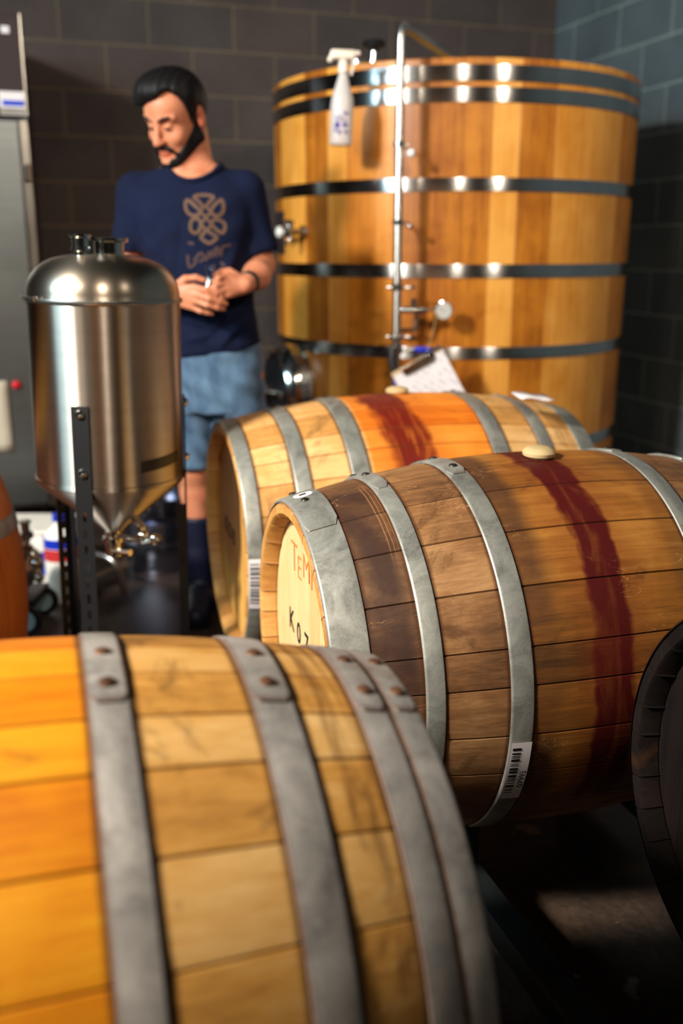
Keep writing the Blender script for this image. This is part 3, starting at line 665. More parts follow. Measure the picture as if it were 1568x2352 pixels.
# black label strip low on the body
mb = MB(); V = []; F = []
for i in range(13):
    a = math.radians(36+40*i/12)
    for z in (.712, .738): V.append(((FR+.0008)*math.sin(a), -(FR+.0008)*math.cos(a), z+.03*(i/12)*0+.010*(i/12)))
for i in range(12): F.append((2*i, 2*i+2, 2*i+3, 2*i+1))
lb = mk('label_strip', V, F, plain('black_label', (24, 20, 18), .4), ferm)
M_LEG = plain('black_steel', (9, 9, 13), .5, 0, .1)
def leg(azd, wd=.040):
    """slotted black angle iron, top bolted to the tank, foot on the floor; local x along the wall, y outward"""
    a = math.radians(azd); n = Vector((math.sin(a), -math.cos(a), 0)); x = Vector((math.cos(a), math.sin(a), 0))
    M = Matrix(((x.x, n.x, 0, 0), (x.y, n.y, 0, 0), (0, 0, 1, 0), (0, 0, 0, 1))); M.translation = n*(FR+.002)
    V = []; F = []; h = wd/2; slots = []; z = .13
    while z < .62: slots.append((z, z+.022)); z += .0395
    zs = sorted({0.0, .868}|{q for s in slots for q in s}); xs = (-h, -.0045, .0045, h)
    idx = {}
    def vid(i, j, k):
        key = (i, j, k)
        if key not in idx: idx[key] = len(V); V.append((xs[i], (0, .003)[k], zs[j]))
        return idx[key]
    sl = {zs.index(a_): 1 for a_, b_ in slots}
    for j in range(len(zs)-1):
        for i in range(3):
            if i == 1 and j in sl:
                F += [(vid(1, j, 0), vid(1, j, 1), vid(1, j+1, 1), vid(1, j+1, 0)), (vid(2, j, 0), vid(2, j+1, 0), vid(2, j+1, 1), vid(2, j, 1)),
                      (vid(1, j, 0), vid(2, j, 0), vid(2, j, 1), vid(1, j, 1)), (vid(1, j+1, 0), vid(1, j+1, 1), vid(2, j+1, 1), vid(2, j+1, 0))]; continue
            F += [(vid(i, j, 1), vid(i, j+1, 1), vid(i+1, j+1, 1), vid(i+1, j, 1)), (vid(i, j, 0), vid(i+1, j, 0), vid(i+1, j+1, 0), vid(i, j+1, 0))]
        F += [(vid(0, j, 0), vid(0, j+1, 0), vid(0, j+1, 1), vid(0, j, 1)), (vid(3, j, 0), vid(3, j, 1), vid(3, j+1, 1), vid(3, j+1, 0))]
    for i in range(3):
        J = len(zs)-1; F += [(vid(i, J, 0), vid(i+1, J, 0), vid(i+1, J, 1), vid(i, J, 1)), (vid(i, 0, 0), vid(i, 0, 1), vid(i+1, 0, 1), vid(i+1, 0, 0))]
    mb = MB().add(V, F); mb.box((-h, -.020, 0), (-h+.003, .0001, .60)); mb.xf(M)
    lg = mb.build('leg', M_LEG, ferm, False)
    for z in (.850, .716):
        MB().lathe([(1e-5, .010), (.006, .009), (.010, .005), (.0115, 0)][::-1], 16, 'Y').xf(M @ Matrix.Translation((0, .003, z))).build('bolt', M_CHROME, lg)
leg(-7); leg(102); leg(238)
ferm.rotation_euler = (0, .022, -TH)

# ------------------------------------------------------------------ steel fridge on the left
fx, fy = .112, 4.185
fr = thing('steel_fridge', 'tall stainless steel cabinet fridge standing at the left edge by the block wall', 'fridge', (fx, fy, 0))
M_FR = steel('fridge_steel', (140, 144, 144), .38); M_FRD = plain('fridge_header', (46, 30, 32), .5, .3)
MB().box((-.80, .03, .13), (0, .74, 2.065), .004).build('cabinet', M_FR, fr, False)
MB().box((-.78, .0, 1.700), (-.002, .03, 2.060), .003).build('header_panel', M_FRD, fr, False)
MB().box((-.004, -.004, 1.700), (.001, .032, 2.065)).build('header_trim', M_SATIN, fr, False)
dr = MB().box((-.78, -.055, .16), (-.035, .028, 1.685), .008).build('door', M_FR, fr, False)
MB().box((-.034, -.012, .14), (-.001, .03, 1.685), .003).build('door_jamb', M_SATIN, fr, False)
MB().lathe([(1e-5, 1.525), (.011, 1.525), (.011, 1.46), (1e-5, 1.46)][::-1], 14, c=(-.016, -.022, 0)).build('hinge', M_CHROME, dr)
mb = MB().box((-.10, -.006, 1.705), (-.006, -.0002, 1.790)); lb = mb.build('rating_label', M_PAPER, fr, False)
MB().box((-.088, -.0075, 1.738), (-.008, -.0062, 1.758)).build('blue_stripe', plain('label_blue', (20, 60, 190), .5), lb, False)
MB().box((-.10, -.0072, 1.707), (-.006, -.0062, 1.731)).build('grey_stripe', plain('label_grey', (150, 140, 130), .6), lb, False)
MB().box((-.072, -.004, 1.995), (-.042, .0, 2.020)).build('white_tag', M_PAPER, fr, False)
for x in (-.74, -.06):
    for y in (.08, .68): MB().lathe([(.025, 0), (.025, .02), (.015, .03), (.015, .135)], 14, c=(x, y, 0)).build('foot', M_BLACK, fr)
# notice hanging on the fridge door
q = R2(-1.345, 3.93, 0)
nt = MB(); V = []; F = []
for i in range(9):
    for j in range(9):
        x = -.24+.27*i/8; z = .40+.29*j/8; V.append((x+(.69-z)*.0, -.008-.006*math.sin(i*.9)*((8-j)/8), z))
for i in range(8):
    for j in range(8): b = i*9+j; F.append((b, b+9, b+10, b+1))
pn = mk('paper_notice', V, F, plain('cream_paper', (214, 200, 178), .8, 0, .05), None); pn.location = (fx-.235+.04, fy-.055, .0)
pn.location.z = 0.0
tag(pn, 'cream paper sheet hanging on the fridge door at the left edge', 'paper')
md = pn.modifiers.new('thick', 'SOLIDIFY'); md.thickness = .0012
mg = MB().ball((0, 0, 0), (.019, .012, .017), 16).build('red_magnet', plain('red_plastic', (214, 24, 40), .4)); mg.location = (fx-.13, fy-.066, .672)
tag(mg, 'small red round magnet on the fridge door beside the paper', 'magnet')

# ------------------------------------------------------------------ things on the floor at the back left
M_TUB = plain('white_tub', (250, 244, 234), .5, 0, .06)
q = R2(-1.20, 3.42)
tub = thing('plastic_crate', 'white plastic box with a round blue label low on the floor before the fridge', 'box', (q.x, q.y, 0), (0, 0, -TH))
MB().box((-.17, -.10, 0), (.180, .14, .205), .012).build('box_body', M_TUB, tub, False)
MB().box((-.175, -.105, .205), (.185, .145, .222), .006).build('lid', M_TUB, tub, False)
MB().lathe([(1e-5, 0), (.036, 0), (.036, .002)], 32, 'Y').xf(Matrix.Translation((.120, -.1015, .10)) @ Matrix.Rotation(PI, 4, 'Z') @ Matrix.Diagonal((.8, 1, 1.25, 1))).build('round_label', M_BLUE, tub)
q = R2(-.985, 3.22)
cn = thing('cleaner_jug', 'white jug with red and blue label behind the fermenter legs', 'jug', (q.x, q.y, 0), (0, 0, -TH))
MB().lathe([(1e-5, 0), (.055, 0), (.06, .01), (.06, .22), (.05, .25), (.022, .275), (.022, .30)], 28).build('jug_body', M_TUB, cn)
MB().lathe([(.0605, .20), (.0605, .235)], 28).build('blue_label', M_BLUE, cn); MB().lathe([(.0608, .155), (.0608, .198)], 28).build('red_label', plain('label_red', (205, 50, 50), .5), cn)
MB().lathe([(.024, .29), (.024, .315), (1e-5, .317)], 20).build('cap', M_BLUE, cn)
# steel keg
q = R2(-.705, 3.62)
M_KEG = steel('keg_steel', (150, 156, 176), .24)
kg = thing('steel_keg', 'short stainless keg on the floor behind the fermenter legs', 'keg', (q.x, q.y, 0))
pr = [(.12, .0), (.140, 0), (.143, .02), (.138, .045), (.142, .055), (.142, .10), (.147, .105), (.147, .115), (.142, .12), (.142, .18), (.138, .2), (.10, .225), (.03, .232), (1e-5, .232)]
MB().lathe(pr, 56).build('shell', M_KEG, kg); MB().lathe([(.125, .215), (.138, .215), (.141, .225), (.141, .282), (.136, .288), (.128, .285), (.125, .22)], 56).build('handle_ring', M_KEG, kg)
MB().lathe([(.03, .23), (.03, .25), (.02, .252), (.02, .262), (1e-5, .263)], 24).build('valve', M_CHROME, kg)
# bent steel tube lying/standing on the floor
q = R2(-.80, 3.22)
bt = thing('racking_cane', 'bent polished steel tube on the floor under the fermenter', 'tube', (q.x, q.y, 0), (0, 0, -TH))
MB().tube(bend([(-.10, .05, .155), (.0, 0, .150), (.035, -.01, .015)], .05), .0135, 16).build('bent_tube', M_SATIN, bt)
MB().tube([(-.10, .05, .155), (-.10, .05, .012)], .0135, 14).build('tube_end', M_SATIN, bt); MB().tube([(-.10, .05, 0), (-.10, .05, .014)], .025, 16).build('tube_foot', M_BLACK, bt)
# small wheeled pump by the upright cask
q = R2(-1.05, 2.98)
pm = thing('wheeled_pump', 'small wheeled stainless pump with clamp fittings behind the upright cask', 'pump', (q.x, q.y, 0), (0, 0, -TH))
mb = MB().lathe([(1e-5, -.10), (.055, -.10), (.065, -.08), (.065, .04), (.045, .055), (1e-5, .06)][::-1], 32, 'Y', c=(0, 0, .20)); mb.build('pump_motor', M_SATIN, pm)
mb = MB().tube(bend([(.0, -.08, .22), (.045, -.09, .26), (.06, -.10, .33)], .03), .014, 14); mb.lathe([(.014, .325), (.024, .33), (.024, .345), (.014, .35), (.014, .375), (.02, .378), (.02, .385), (1e-5, .386)], 20, c=(.06, -.10, 0))
mb.tube(bend([(.03, -.09, .30), (.08, -.11, .29), (.095, -.12, .21)], .03), .012, 14); mb.ball((.045, -.10, .31), .022, 14); mb.ball((.09, -.115, .25), .02, 14); mb.box((.03, -.125, .295), (.085, -.112, .312), .003); mb.ball((.098, -.122, .205), .017, 12)
mb.build('clamp_fittings', M_CHROME, pm)
MB().box((-.09, -.09, .085), (.06, .09, .115), .006).build('base_plate', M_BLACK, pm, False)
for (x, y) in ((.035, -.10), (-.07, -.10), (.035, .085), (-.07, .085)):
    wl = MB().lathe([(.030, -.008), (.048, -.010), (.052, -.006), (.052, .006), (.048, .010), (.030, .008)], 28, 'Y', c=(x, y, .052)).build('wheel', M_BLACK, pm)
    MB().lathe([(1e-5, -.011), (.028, -.011), (.034, -.0105), (.034, .0105), (.028, .011), (1e-5, .011)], 24, 'Y', c=(x, y, .052)).build('wheel_hub', plain('pale_blue_hub', (170, 206, 214), .4), wl)
    MB().box((x-.012, y-.014, .085), (x+.012, y+.014, .095)).build('bracket', M_BLACK, pm, False)
# white card lying on the back barrel
q = R2(.488, 2.44)
cdd = MB(); V = []; F = []
for i in range(7):
    x = -.045+.09*i/6
    V += [(x, -.035, .003*math.sin(i)), (x, .035, .006+.003*math.sin(i))]
for i in range(6): F.append((2*i, 2*i+2, 2*i+3, 2*i+1))
pc = mk('paper_slip', V, F, M_PAPER); pc.location = (q.x, q.y, .838); pc.rotation_euler = (.0, .06, -.1)
pc.modifiers.new('thick', 'SOLIDIFY').thickness = .002
tag(pc, 'small white paper slip lying on top of the farthest oak barrel', 'paper')
# labels and writing on the barrels
rh3 = .294
barcode(b3, -.474, -.441, 84, 108, .35, rh3, .0062, 4)
barcode(b2, -.197, -.163, 96, 117, .35, .285, .0062, 9, '07993')
st = curved_patch('oval_sticker', b2, M_PAPER, -.459, -.426, -9, -2, .35, .285, BL, .0064, 16, 12)
me = st.data
import bmesh
bm = bmesh.new(); bm.from_mesh(me); bmesh.ops.delete(bm, geom=[f for f in bm.faces if ((f.calc_center_median().x+.4425)/.0165)**2+((math.degrees(math.atan2(-f.calc_center_median().y, f.calc_center_median().z))+5.5)/3.5)**2 > 1.05], context='FACES'); bm.to_mesh(me); bm.free()
curved_patch('sticker_print', st, M_INK, -.449, -.436, -7, -4.6, .35, .285, BL, .0067, 4, 4)
for ch, y, z in (('K', .123, .023), ('0', .066, .016), ('7', .008, .016)): on_head(b2, ch, .060, y, z, M_INK, bold=.0006)
for ch, y, z, sz in (('T', .094, .159, .085), ('E', .055, .150, .066), ('M', .003, .165, .070), ('P', -.045, .160, .070)): on_head(b2, ch, sz, y, z, M_CRAY, bold=-.0012, name='crayon_letters')
for ch, y, z in (('K', .14, -.008), ('D', .09, -.014), ('B', .04, -.018)): on_head(b3, ch, .062, y, z, M_INK, bold=.0006)

# ------------------------------------------------------------------ the man
class SDF:
    """distance grid with smooth unions, turned into a mesh by surface nets"""
    def __init__(s, lo, hi, h):
        s.lo = np.array(lo, float); s.h = h; s.n = np.ceil((np.array(hi)-s.lo)/h).astype(int)+1
        s.ax = [s.lo[i]+h*np.arange(s.n[i]) for i in range(3)]; s.d = np.full(s.n, .05, np.float32)
    def _sub(s, lo, hi, pad):
        sl = tuple(slice(max(0, int((lo[i]-pad-s.lo[i])/s.h)), max(1, min(s.n[i], int((hi[i]+pad-s.lo[i])/s.h)+2))) for i in range(3))
        X, Y, Z = np.meshgrid(s.ax[0][sl[0]], s.ax[1][sl[1]], s.ax[2][sl[2]], indexing='ij'); return sl, X, Y, Z
    def comb(s, sl, q, k, mode):
        a = s.d[sl]; q = q.astype(np.float32)
        if mode == 'sub': q = -q
        if mode == 'add':
            h = np.maximum(k-np.abs(a-q), 0)/k; s.d[sl] = np.minimum(a, q)-h*h*k*.25
        else:
            h = np.maximum(k-np.abs(a-q), 0)/k; s.d[sl] = np.maximum(a, q)+h*h*k*.25
    def cap(s, a, b, ra, rb=None, k=.01, mode='add'):
        rb = ra if rb is None else rb; a = np.array(a, float); b = np.array(b, float); r = max(ra, rb)
        sl, X, Y, Z = s._sub(np.minimum(a, b)-r, np.maximum(a, b)+r, k+.02); ab = b-a; L = ab@ab+1e-12
        t = np.clip(((X-a[0])*ab[0]+(Y-a[1])*ab[1]+(Z-a[2])*ab[2])/L, 0, 1)
        q = np.sqrt((X-a[0]-t*ab[0])**2+(Y-a[1]-t*ab[1])**2+(Z-a[2]-t*ab[2])**2)-(ra+(rb-ra)*t); s.comb(sl, q, k, mode)
    def chain(s, pts, rs, k=.008):
        for i in range(len(pts)-1): s.cap(pts[i], pts[i+1], rs[i], rs[i+1], k)
    def ell(s, c, r, k=.01, mode='add', M=None):
        c = np.array(c, float); r = np.array(r, float); m = r.max()
        sl, X, Y, Z = s._sub(c-m, c+m, k+.02); x, y, z = X-c[0], Y-c[1], Z-c[2]
        if M is not None: x, y, z = (M[0][i]*x+M[1][i]*y+M[2][i]*z for i in range(3))
        k0 = np.sqrt((x/r[0])**2+(y/r[1])**2+(z/r[2])**2); k1 = np.sqrt((x/r[0]**2)**2+(y/r[1]**2)**2+(z/r[2]**2)**2)+1e-9
        s.comb(sl, k0*(k0-1)/k1, k, mode)
    def loft(s, rows, k=.02, mode='add', p=2.3):
        """rows of (z, cx, cy, half-width, half-depth)"""
        R = np.array(sorted(rows)); lo = (min(R[:, 1]-R[:, 3]), min(R[:, 2]-R[:, 4]), R[0, 0]); hi = (max(R[:, 1]+R[:, 3]), max(R[:, 2]+R[:, 4]), R[-1, 0])
        sl, X, Y, Z = s._sub(lo, hi, k+.03); f = [np.interp(Z, R[:, 0], R[:, i]) for i in range(1, 5)]
        e = (np.abs((X-f[0])/f[2])**p+np.abs((Y-f[1])/f[3])**p)**(1/p); q = (e-1)*np.minimum(f[2], f[3]); q = np.maximum(q, np.maximum(R[0, 0]-Z, Z-R[-1, 0])); s.comb(sl, q, k, mode)
    def cut(s, fn, k=.004):
        X, Y, Z = np.meshgrid(*s.ax, indexing='ij'); s.comb((slice(None),)*3, fn(X, Y, Z), k, 'max')
    def mesh(s, smooth=2):
        d = s.d; ins = d < 0; nx, ny, nz = d.shape
        cnt = np.zeros((nx-1, ny-1, nz-1), np.int8); acc = np.zeros((nx-1, ny-1, nz-1, 3), np.float32); ne = np.zeros((nx-1, ny-1, nz-1), np.float32)
        c = lambda i, j, k: (slice(i, nx-1+i), slice(j, ny-1+j), slice(k, nz-1+k))
        for axis in range(3):
            for o1 in (0, 1):
                for o2 in (0, 1):
                    A = [0, 0, 0]; others = [q for q in range(3) if q != axis]; A[others[0]] = o1; A[others[1]] = o2; B = list(A); B[axis] = 1
                    da, db = d[c(*A)], d[c(*B)]; m = (da < 0) != (db < 0)
                    t = np.where(m, da/np.where(m, da-db, 1), 0)
                    for q in range(3): acc[..., q] += np.where(m, (t if q == axis else A[q]), 0)
                    ne += m
        act = ne > 0; idx = -np.ones(act.shape, int); idx[act] = np.arange(act.sum()); pos = np.argwhere(act)
        V = (pos+acc[act]/ne[act][:, None])*s.h+s.lo; F = []
        for axis in range(3):
            B = [0, 0, 0]; B[axis] = 1
            a = ins[tuple(slice(0, d.shape[q]-B[q]) for q in range(3))]; b = ins[tuple(slice(B[q], d.shape[q]) for q in range(3))]
            e = np.argwhere(a != b); u, v = [(1, 2), (2, 0), (0, 1)][axis]
            ok = (e[:, u] > 0) & (e[:, v] > 0) & (e[:, u] < d.shape[u]-1) & (e[:, v] < d.shape[v]-1); e = e[ok]
            U = np.zeros(3, int); U[u] = 1; W = np.zeros(3, int); W[v] = 1
            g_ = lambda p: idx[p[:, 0], p[:, 1], p[:, 2]]
            Q = np.stack([g_(e-U-W), g_(e-W), g_(e), g_(e-U)], 1); fl = ins[e[:, 0], e[:, 1], e[:, 2]]
            Q[~fl] = Q[~fl][:, ::-1]; F.append(Q)
        F = np.concatenate(F); F = F[(F >= 0).all(1)]
        for _ in range(smooth):
            S = np.zeros_like(V); n = np.zeros(len(V))
            for i in range(4):
                a, b = F[:, i], F[:, (i+1) % 4]; np.add.at(S, a, V[b]); np.add.at(n, a, 1); np.add.at(S, b, V[a]); np.add.at(n, b, 1)
            V = V*.5+.5*S/np.maximum(n, 1)[:, None]
        return V, F
def vnormals(V, F):
    n = np.cross(V[F[:, 2]]-V[F[:, 0]], V[F[:, 3]]-V[F[:, 1]]); N = np.zeros_like(V)
    for i in range(4): np.add.at(N, F[:, i], n)
    return N/np.maximum(np.linalg.norm(N, axis=1), 1e-9)[:, None]

mp = R2(-.44, 3.1)
man = thing('person', 'dark haired bearded man in navy t-shirt and blue shorts looking down at his hands', 'person', (mp.x, mp.y, 0), (0, 0, -TH))
# head frame: faces -y, turned to the viewer's left, bowed, slightly tilted
HC_ = np.array([-.057, .0, 1.588]); HS = 1.0
HR = (Matrix.Rotation(math.radians(-30), 3, 'Z') @ Matrix.Rotation(math.radians(5), 3, 'Y') @ Matrix.Rotation(math.radians(27), 3, 'X'))
HRn = np.array(HR)
def hp(*p): return HC_+HRn@(np.array(p)*HS)
def hM(): return HRn            # columns: head axes; used to bring points into the head frame
B = SDF((-.36, -.30, -.01), (.34, .22, 1.78), .0045)
# torso, hidden by the shirt except at the neck
B.loft([(.80, .02, .0, .150, .095), (.95, .012, .0, .145, .095), (1.10, -.005, .0, .145, .090), (1.25, -.015, .0, .165, .098), (1.36, -.02, .005, .175, .085), (1.40, -.02, .01, .13, .07), (1.43, -.02, .015, .07, .055)], .03)
B.cap((-.008, .030, 1.38), hp(0, .035, -.06), .062, .058, .03)
B.cap((-.045, .03, 1.425), (-.16, .03, 1.39), .035, .04, .03); B.cap((.03, .03, 1.425), (.125, .03, 1.39), .035, .04, .03)
# head
B.ell(hp(0, .012, .032), (.076, .098, .092), .02, M=HRn)
B.ell(hp(0, -.028, -.040), (.060, .066, .080), .03, M=HRn)
B.ell(hp(0, -.045, .045), (.058, .050, .055), .03, M=HRn)
for sx in (-1, 1):
    B.cap(hp(.054*sx, .006, -.060), hp(.022*sx, -.072, -.104), .020, .018, .03)
    B.ell(hp(.040*sx, -.062, -.030), (.022, .022, .022), .02, M=HRn)
    B.cap(hp(.014*sx, -.090, .027), hp(.050*sx, -.074, .026), .0095, .009, .008)
    B.ell(hp(.029*sx, -.100, .008), (.018, .017, .012), .010, 'sub', M=HRn)
    B.ell(hp(.031*sx, -.079, .006), (.013, .012, .010), .004, M=HRn)
    B.ell(hp(.011*sx, -.104, -.036), (.0085, .011, .008), .006, M=HRn)
    ear = HRn@np.array(Matrix.Rotation(.35*sx, 3, 'Z') @ Matrix.Rotation(-.25, 3, 'X'))
    B.ell(hp(.081*sx, .016, -.004), (.010, .019, .032), .006, M=ear)
    B.ell(hp(.090*sx, .008, .000), (.006, .009, .015), .005, 'sub', M=ear)
B.cap(hp(0, -.090, .018), hp(0, -.116, -.034), .0085, .0115, .010)
B.cap(hp(0, -.078, -.105), hp(0, -.080, -.100), .022, .022, .02)
B.ell(hp(0, -.093, -.063), (.024, .012, .006), .005, M=HRn); B.ell(hp(0, -.092, -.074), (.021, .012, .007), .005, M=HRn)
B.cap(hp(-.022, -.104, -.0685), hp(.022, -.104, -.0685), .0018, .0018, .004, 'sub')
# arms
B.chain([(-.205, .03, 1.375), (-.235, .04, 1.15), (-.185, -.07, 1.09), (-.095, -.178, 1.073)], [.052, .043, .042, .028], .02)
B.chain([(.138, .03, 1.368), (.185, .035, 1.155), (.180, -.06, 1.125), (.150, -.150, 1.100)], [.048, .042, .041, .027], .02)
# the viewer's-left hand, back of the hand to the camera, fingers pointing to the viewer's right
wr = (-.095, -.178, 1.073)
KN = {'i': (.008, -.214, 1.096), 'm': (.014, -.217, 1.076), 'r': (.010, -.213, 1.056), 'p': (-.004, -.205, 1.038)}
for k_, q in KN.items(): B.cap((wr[0]+.028, wr[1]-.012, wr[2]+(q[2]-1.066)*.5), q, .0145, .0105, .010)
for pts, r in (([KN['i'], (.046, -.226, 1.088), (.070, -.217, 1.078), (.086, -.204, 1.071)], .0088), ([KN['m'], (.052, -.229, 1.064), (.080, -.216, 1.053), (.098, -.202, 1.047)], .0092),
               ([KN['r'], (.046, -.223, 1.044), (.073, -.212, 1.036), (.090, -.198, 1.032)], .0086), ([KN['p'], (.024, -.212, 1.026), (.042, -.204, 1.021), (.055, -.196, 1.017)], .0076)):
    B.chain(pts, [r*1.12, r*1.03, r, r*.88], .003)
B.chain([(-.060, -.178, 1.090), (-.022, -.185, 1.118), (.010, -.186, 1.122), (.034, -.183, 1.114)], [.0145, .0115, .010, .009], .005)
# the viewer's-right hand, wrist from the right, fingers curled round the glass
wq = (.150, -.150, 1.100)
KL = {'i': (.100, -.178, 1.128), 'm': (.096, -.186, 1.108), 'r': (.098, -.188, 1.089), 'p': (.104, -.184, 1.072)}
for k_, q in KL.items(): B.cap((wq[0]-.015, wq[1]-.006, wq[2]+(q[2]-1.1)*.5), q, .0165, .0115, .010)
for pts, r in (([KL['i'], (.078, -.205, 1.120), (.066, -.188, 1.110), (.070, -.170, 1.106)], .0090), ([KL['m'], (.070, -.212, 1.098), (.052, -.200, 1.090), (.050, -.182, 1.088)], .0092),
               ([KL['r'], (.074, -.212, 1.080), (.056, -.202, 1.070), (.050, -.184, 1.069)], .0088), ([KL['p'], (.082, -.206, 1.062), (.066, -.198, 1.053), (.056, -.186, 1.052)], .0076)):
    B.chain(pts, [r*1.1, r*1.03, r, r*.9], .003)
B.chain([(.135, -.140, 1.118), (.105, -.140, 1.138), (.080, -.146, 1.136), (.062, -.150, 1.126)], [.0145, .0120, .0105, .009], .005)
# legs
B.chain([(-.070, .0, .84), (-.050, -.005, .50), (-.045, .012, .42), (-.042, .018, .10)], [.085, .056, .052, .036], .02)
B.chain([(.105, .0, .84), (.115, -.005, .50), (.118, .012, .42), (.120, .018, .10)], [.085, .056, .052, .036], .02)
BV, BF = B.mesh(1)
g = G('skin'); o = g.obj(); n = g.noise(o, 30, 4)
g.set(col=g.mix(g.attr('red'), g.ramp(n, (.3, lin(198, 120, 86)), (.7, lin(218, 142, 106))), lin(196, 84, 58)), rough=.5, spec=.4, sss=.06)
g.b.inputs['Subsurface Scale'].default_value = .02
HL = (BV-HC_)@HRn/HS                       # vertices in the head frame
lips = (np.abs(HL[:, 0]) < .024) & (HL[:, 1] < -.085) & (HL[:, 2] < -.058) & (HL[:, 2] > -.082)
ears = (np.abs(HL[:, 0]) > .074) & (HL[:, 2] > -.05) & (HL[:, 2] < .04) & (HL[:, 1] > -.02)
body = mk('body', BV, BF, g.m, man, True, {'red': ('POINT', lips*.6+ears*.5)})
# beard, moustache and eyebrows lie on the face as thin patches
M_HAIR = plain('dark_hair', (13, 9, 10), .6, 0, .3, 120, .3, spec=.25)
BN = vnormals(BV, BF)
def face(S_, g):
    """the lower face grown by g, to seat the beard on"""
    S_.ell(hp(0, -.028, -.040), (.060+g, .066+g, .080+g), .02, M=HRn)
    for sx in (-1, 1):
        S_.cap(hp(.054*sx, .006, -.060), hp(.022*sx, -.072, -.104), .020+g, .018+g, .03); S_.ell(hp(.040*sx, -.062, -.030), (.022, .022, .022), .02, M=HRn)
    S_.cap(hp(0, -.078, -.105), hp(0, -.080, -.100), .022+g, .022+g, .02); S_.ell(hp(0, .012, .032), (.076+g, .098+g, .092+g), .02, M=HRn)
def field(S_, fn, k=.003):
    X, Y, Z = np.meshgrid(*S_.ax, indexing='ij'); P = np.stack([X-HC_[0], Y-HC_[1], Z-HC_[2]], -1)@HRn/HS
    S_.comb((slice(None),)*3, fn(P[..., 0], P[..., 1], P[..., 2]), k, 'max')
Bd = SDF((-.17, -.16, 1.42), (.06, .06, 1.62), .0028); face(Bd, .0055)
def jawline(x, y, z):
    top = np.interp(y, [-.11, -.085, -.065, -.045, -.025, -.010, .002], [-.092, -.086, -.062, -.044, -.030, -.014, .012])
    back = y-np.interp(z, [-.13, -.09, -.06, -.03, .01], [-.018, .012, .018, .012, .002])
    return np.maximum(np.maximum((z-top)*.8, back), np.maximum(-.142-z, np.where(np.abs(x) < .016, (z+.100), -1)))
field(Bd, jawline)
for sx in (-1, 1): Bd.cap(hp(.004*sx, -.1055, -.0520), hp(.026*sx, -.097, -.0570), .0058, .0048, .004); Bd.cap(hp(.026*sx, -.097, -.0570), hp(.037*sx, -.080, -.082), .0048, .0055, .006); Bd.cap(hp(.037*sx, -.080, -.082), hp(.034*sx, -.070, -.100), .0055, .006, .006)
a_, b_ = Bd.mesh(1); mk('beard', a_+(vnormals(a_, b_)*(np.sin(a_[:, 0]*900+a_[:, 2]*500)*np.sin(a_[:, 1]*800))[:, None]*.0006), b_, M_HAIR, man)
for sx in (-1, 1):
    E_ = SDF((-.15, -.15, 1.50), (.03, -.03, 1.64), .0018)
    E_.chain([hp(.012*sx, -.0985, .024), hp(.030*sx, -.0965, .031), hp(.044*sx, -.0875, .031), hp(.054*sx, -.078, .024)], [.0032, .0042, .0036, .0018], .003); a_, b_ = E_.mesh(1); mk('eyebrow', a_, b_, M_HAIR, man)
    E_ = SDF((-.15, -.15, 1.50), (.03, -.03, 1.64), .0018)
    E_.chain([hp(.019*sx, -.0885, .001), hp(.027*sx, -.0918, -.0015), hp(.036*sx, -.0915, -.002), hp(.044*sx, -.0868, .001)], [.0016, .0024, .0024, .0016], .002); a_, b_ = E_.mesh(1); mk('eyelashes', a_, b_, M_HAIR, man)
# hair
Hs = SDF((-.20, -.20, 1.45), (.10, .20, 1.80), .004)
Hs.ell(hp(0, .014, .036), (.0835, .1045, .099), .01, M=HRn)
Hs.ell(hp(-.012, -.030, .100), (.070, .072, .042), .03, M=HRn); Hs.ell(hp(-.046, -.058, .076), (.034, .038, .032), .02, M=HRn)
Hs.ell(hp(.045, -.004, .070), (.045, .07, .05), .02, M=HRn)
def hairline(X, Y, Z):
    P = np.stack([X-HC_[0], Y-HC_[1], Z-HC_[2]], -1)@HRn/HS; x, y, z = P[..., 0], P[..., 1], P[..., 2]
    front = np.interp(x, [-.08, -.05, -.02, .02, .042, .055, .07], [.058, .062, .070, .088, .104, .102, .080])
    side = np.interp(y, [-.056, -.048, -.036, -.026, -.012, -.004, .020, .034, .06, .11], [.098, .088, .052, .010, -.028, .010, .032, -.02, -.062, -.072])
    zl = np.where(y < -.056, front, side); zl = np.where((y < -.056), front, side)
    return (zl-z)*.6
Hs.cut(hairline, .006)
HV, HF = Hs.mesh(2)
rs = np.random.RandomState(4); N_ = vnormals(HV, HF); PL = (HV-HC_)@HRn; wv = np.sin(PL[:, 0]*330+np.sin(PL[:, 1]*22)*3+PL[:, 2]*70)+.5*np.sin(PL[:, 0]*570-PL[:, 1]*60)
mk('hair', HV+N_*(wv*.0011)[:, None], HF, M_HAIR, man)
# t-shirt
S = SDF((-.36, -.22, .84), (.34, .20, 1.52), .0055)
S.cap((.143, .03, 1.372), (.178, .030, 1.20), .062, .059, .03); S.cap((.178, .030, 1.20), (.182, .03, 1.150), .059, .060, .02)
S.cap((-.200, .03, 1.37), (-.226, .030, 1.20), .058, .056, .03); S.cap((-.226, .030, 1.20), (-.230, .03, 1.150), .056, .059, .02)
S.cut(lambda X, Y, Z: np.where(X > 0, 1.192+(X-.19)*.16, 1.196-(X+.23)*.1)-Z, .006)
S.cap((.010, .03, 1.415), (.135, .03, 1.382), .040, .052, .03); S.cap((-.05, .03, 1.412), (-.19, .03, 1.378), .040, .052, .03)
S.loft([(.860, .018, -.002, .172, .118), (.96, .012, -.004, .162, .118), (1.06, .004, -.004, .158, .112), (1.16, -.004, -.004, .164, .112), (1.26, -.014, .0, .180, .116), (1.33, -.018, .004, .190, .110), (1.375, -.020, .010, .186, .092), (1.405, -.02, .016, .15, .076), (1.435, -.02, .022, .105, .062), (1.462, -.02, .026, .075, .055)], .02)
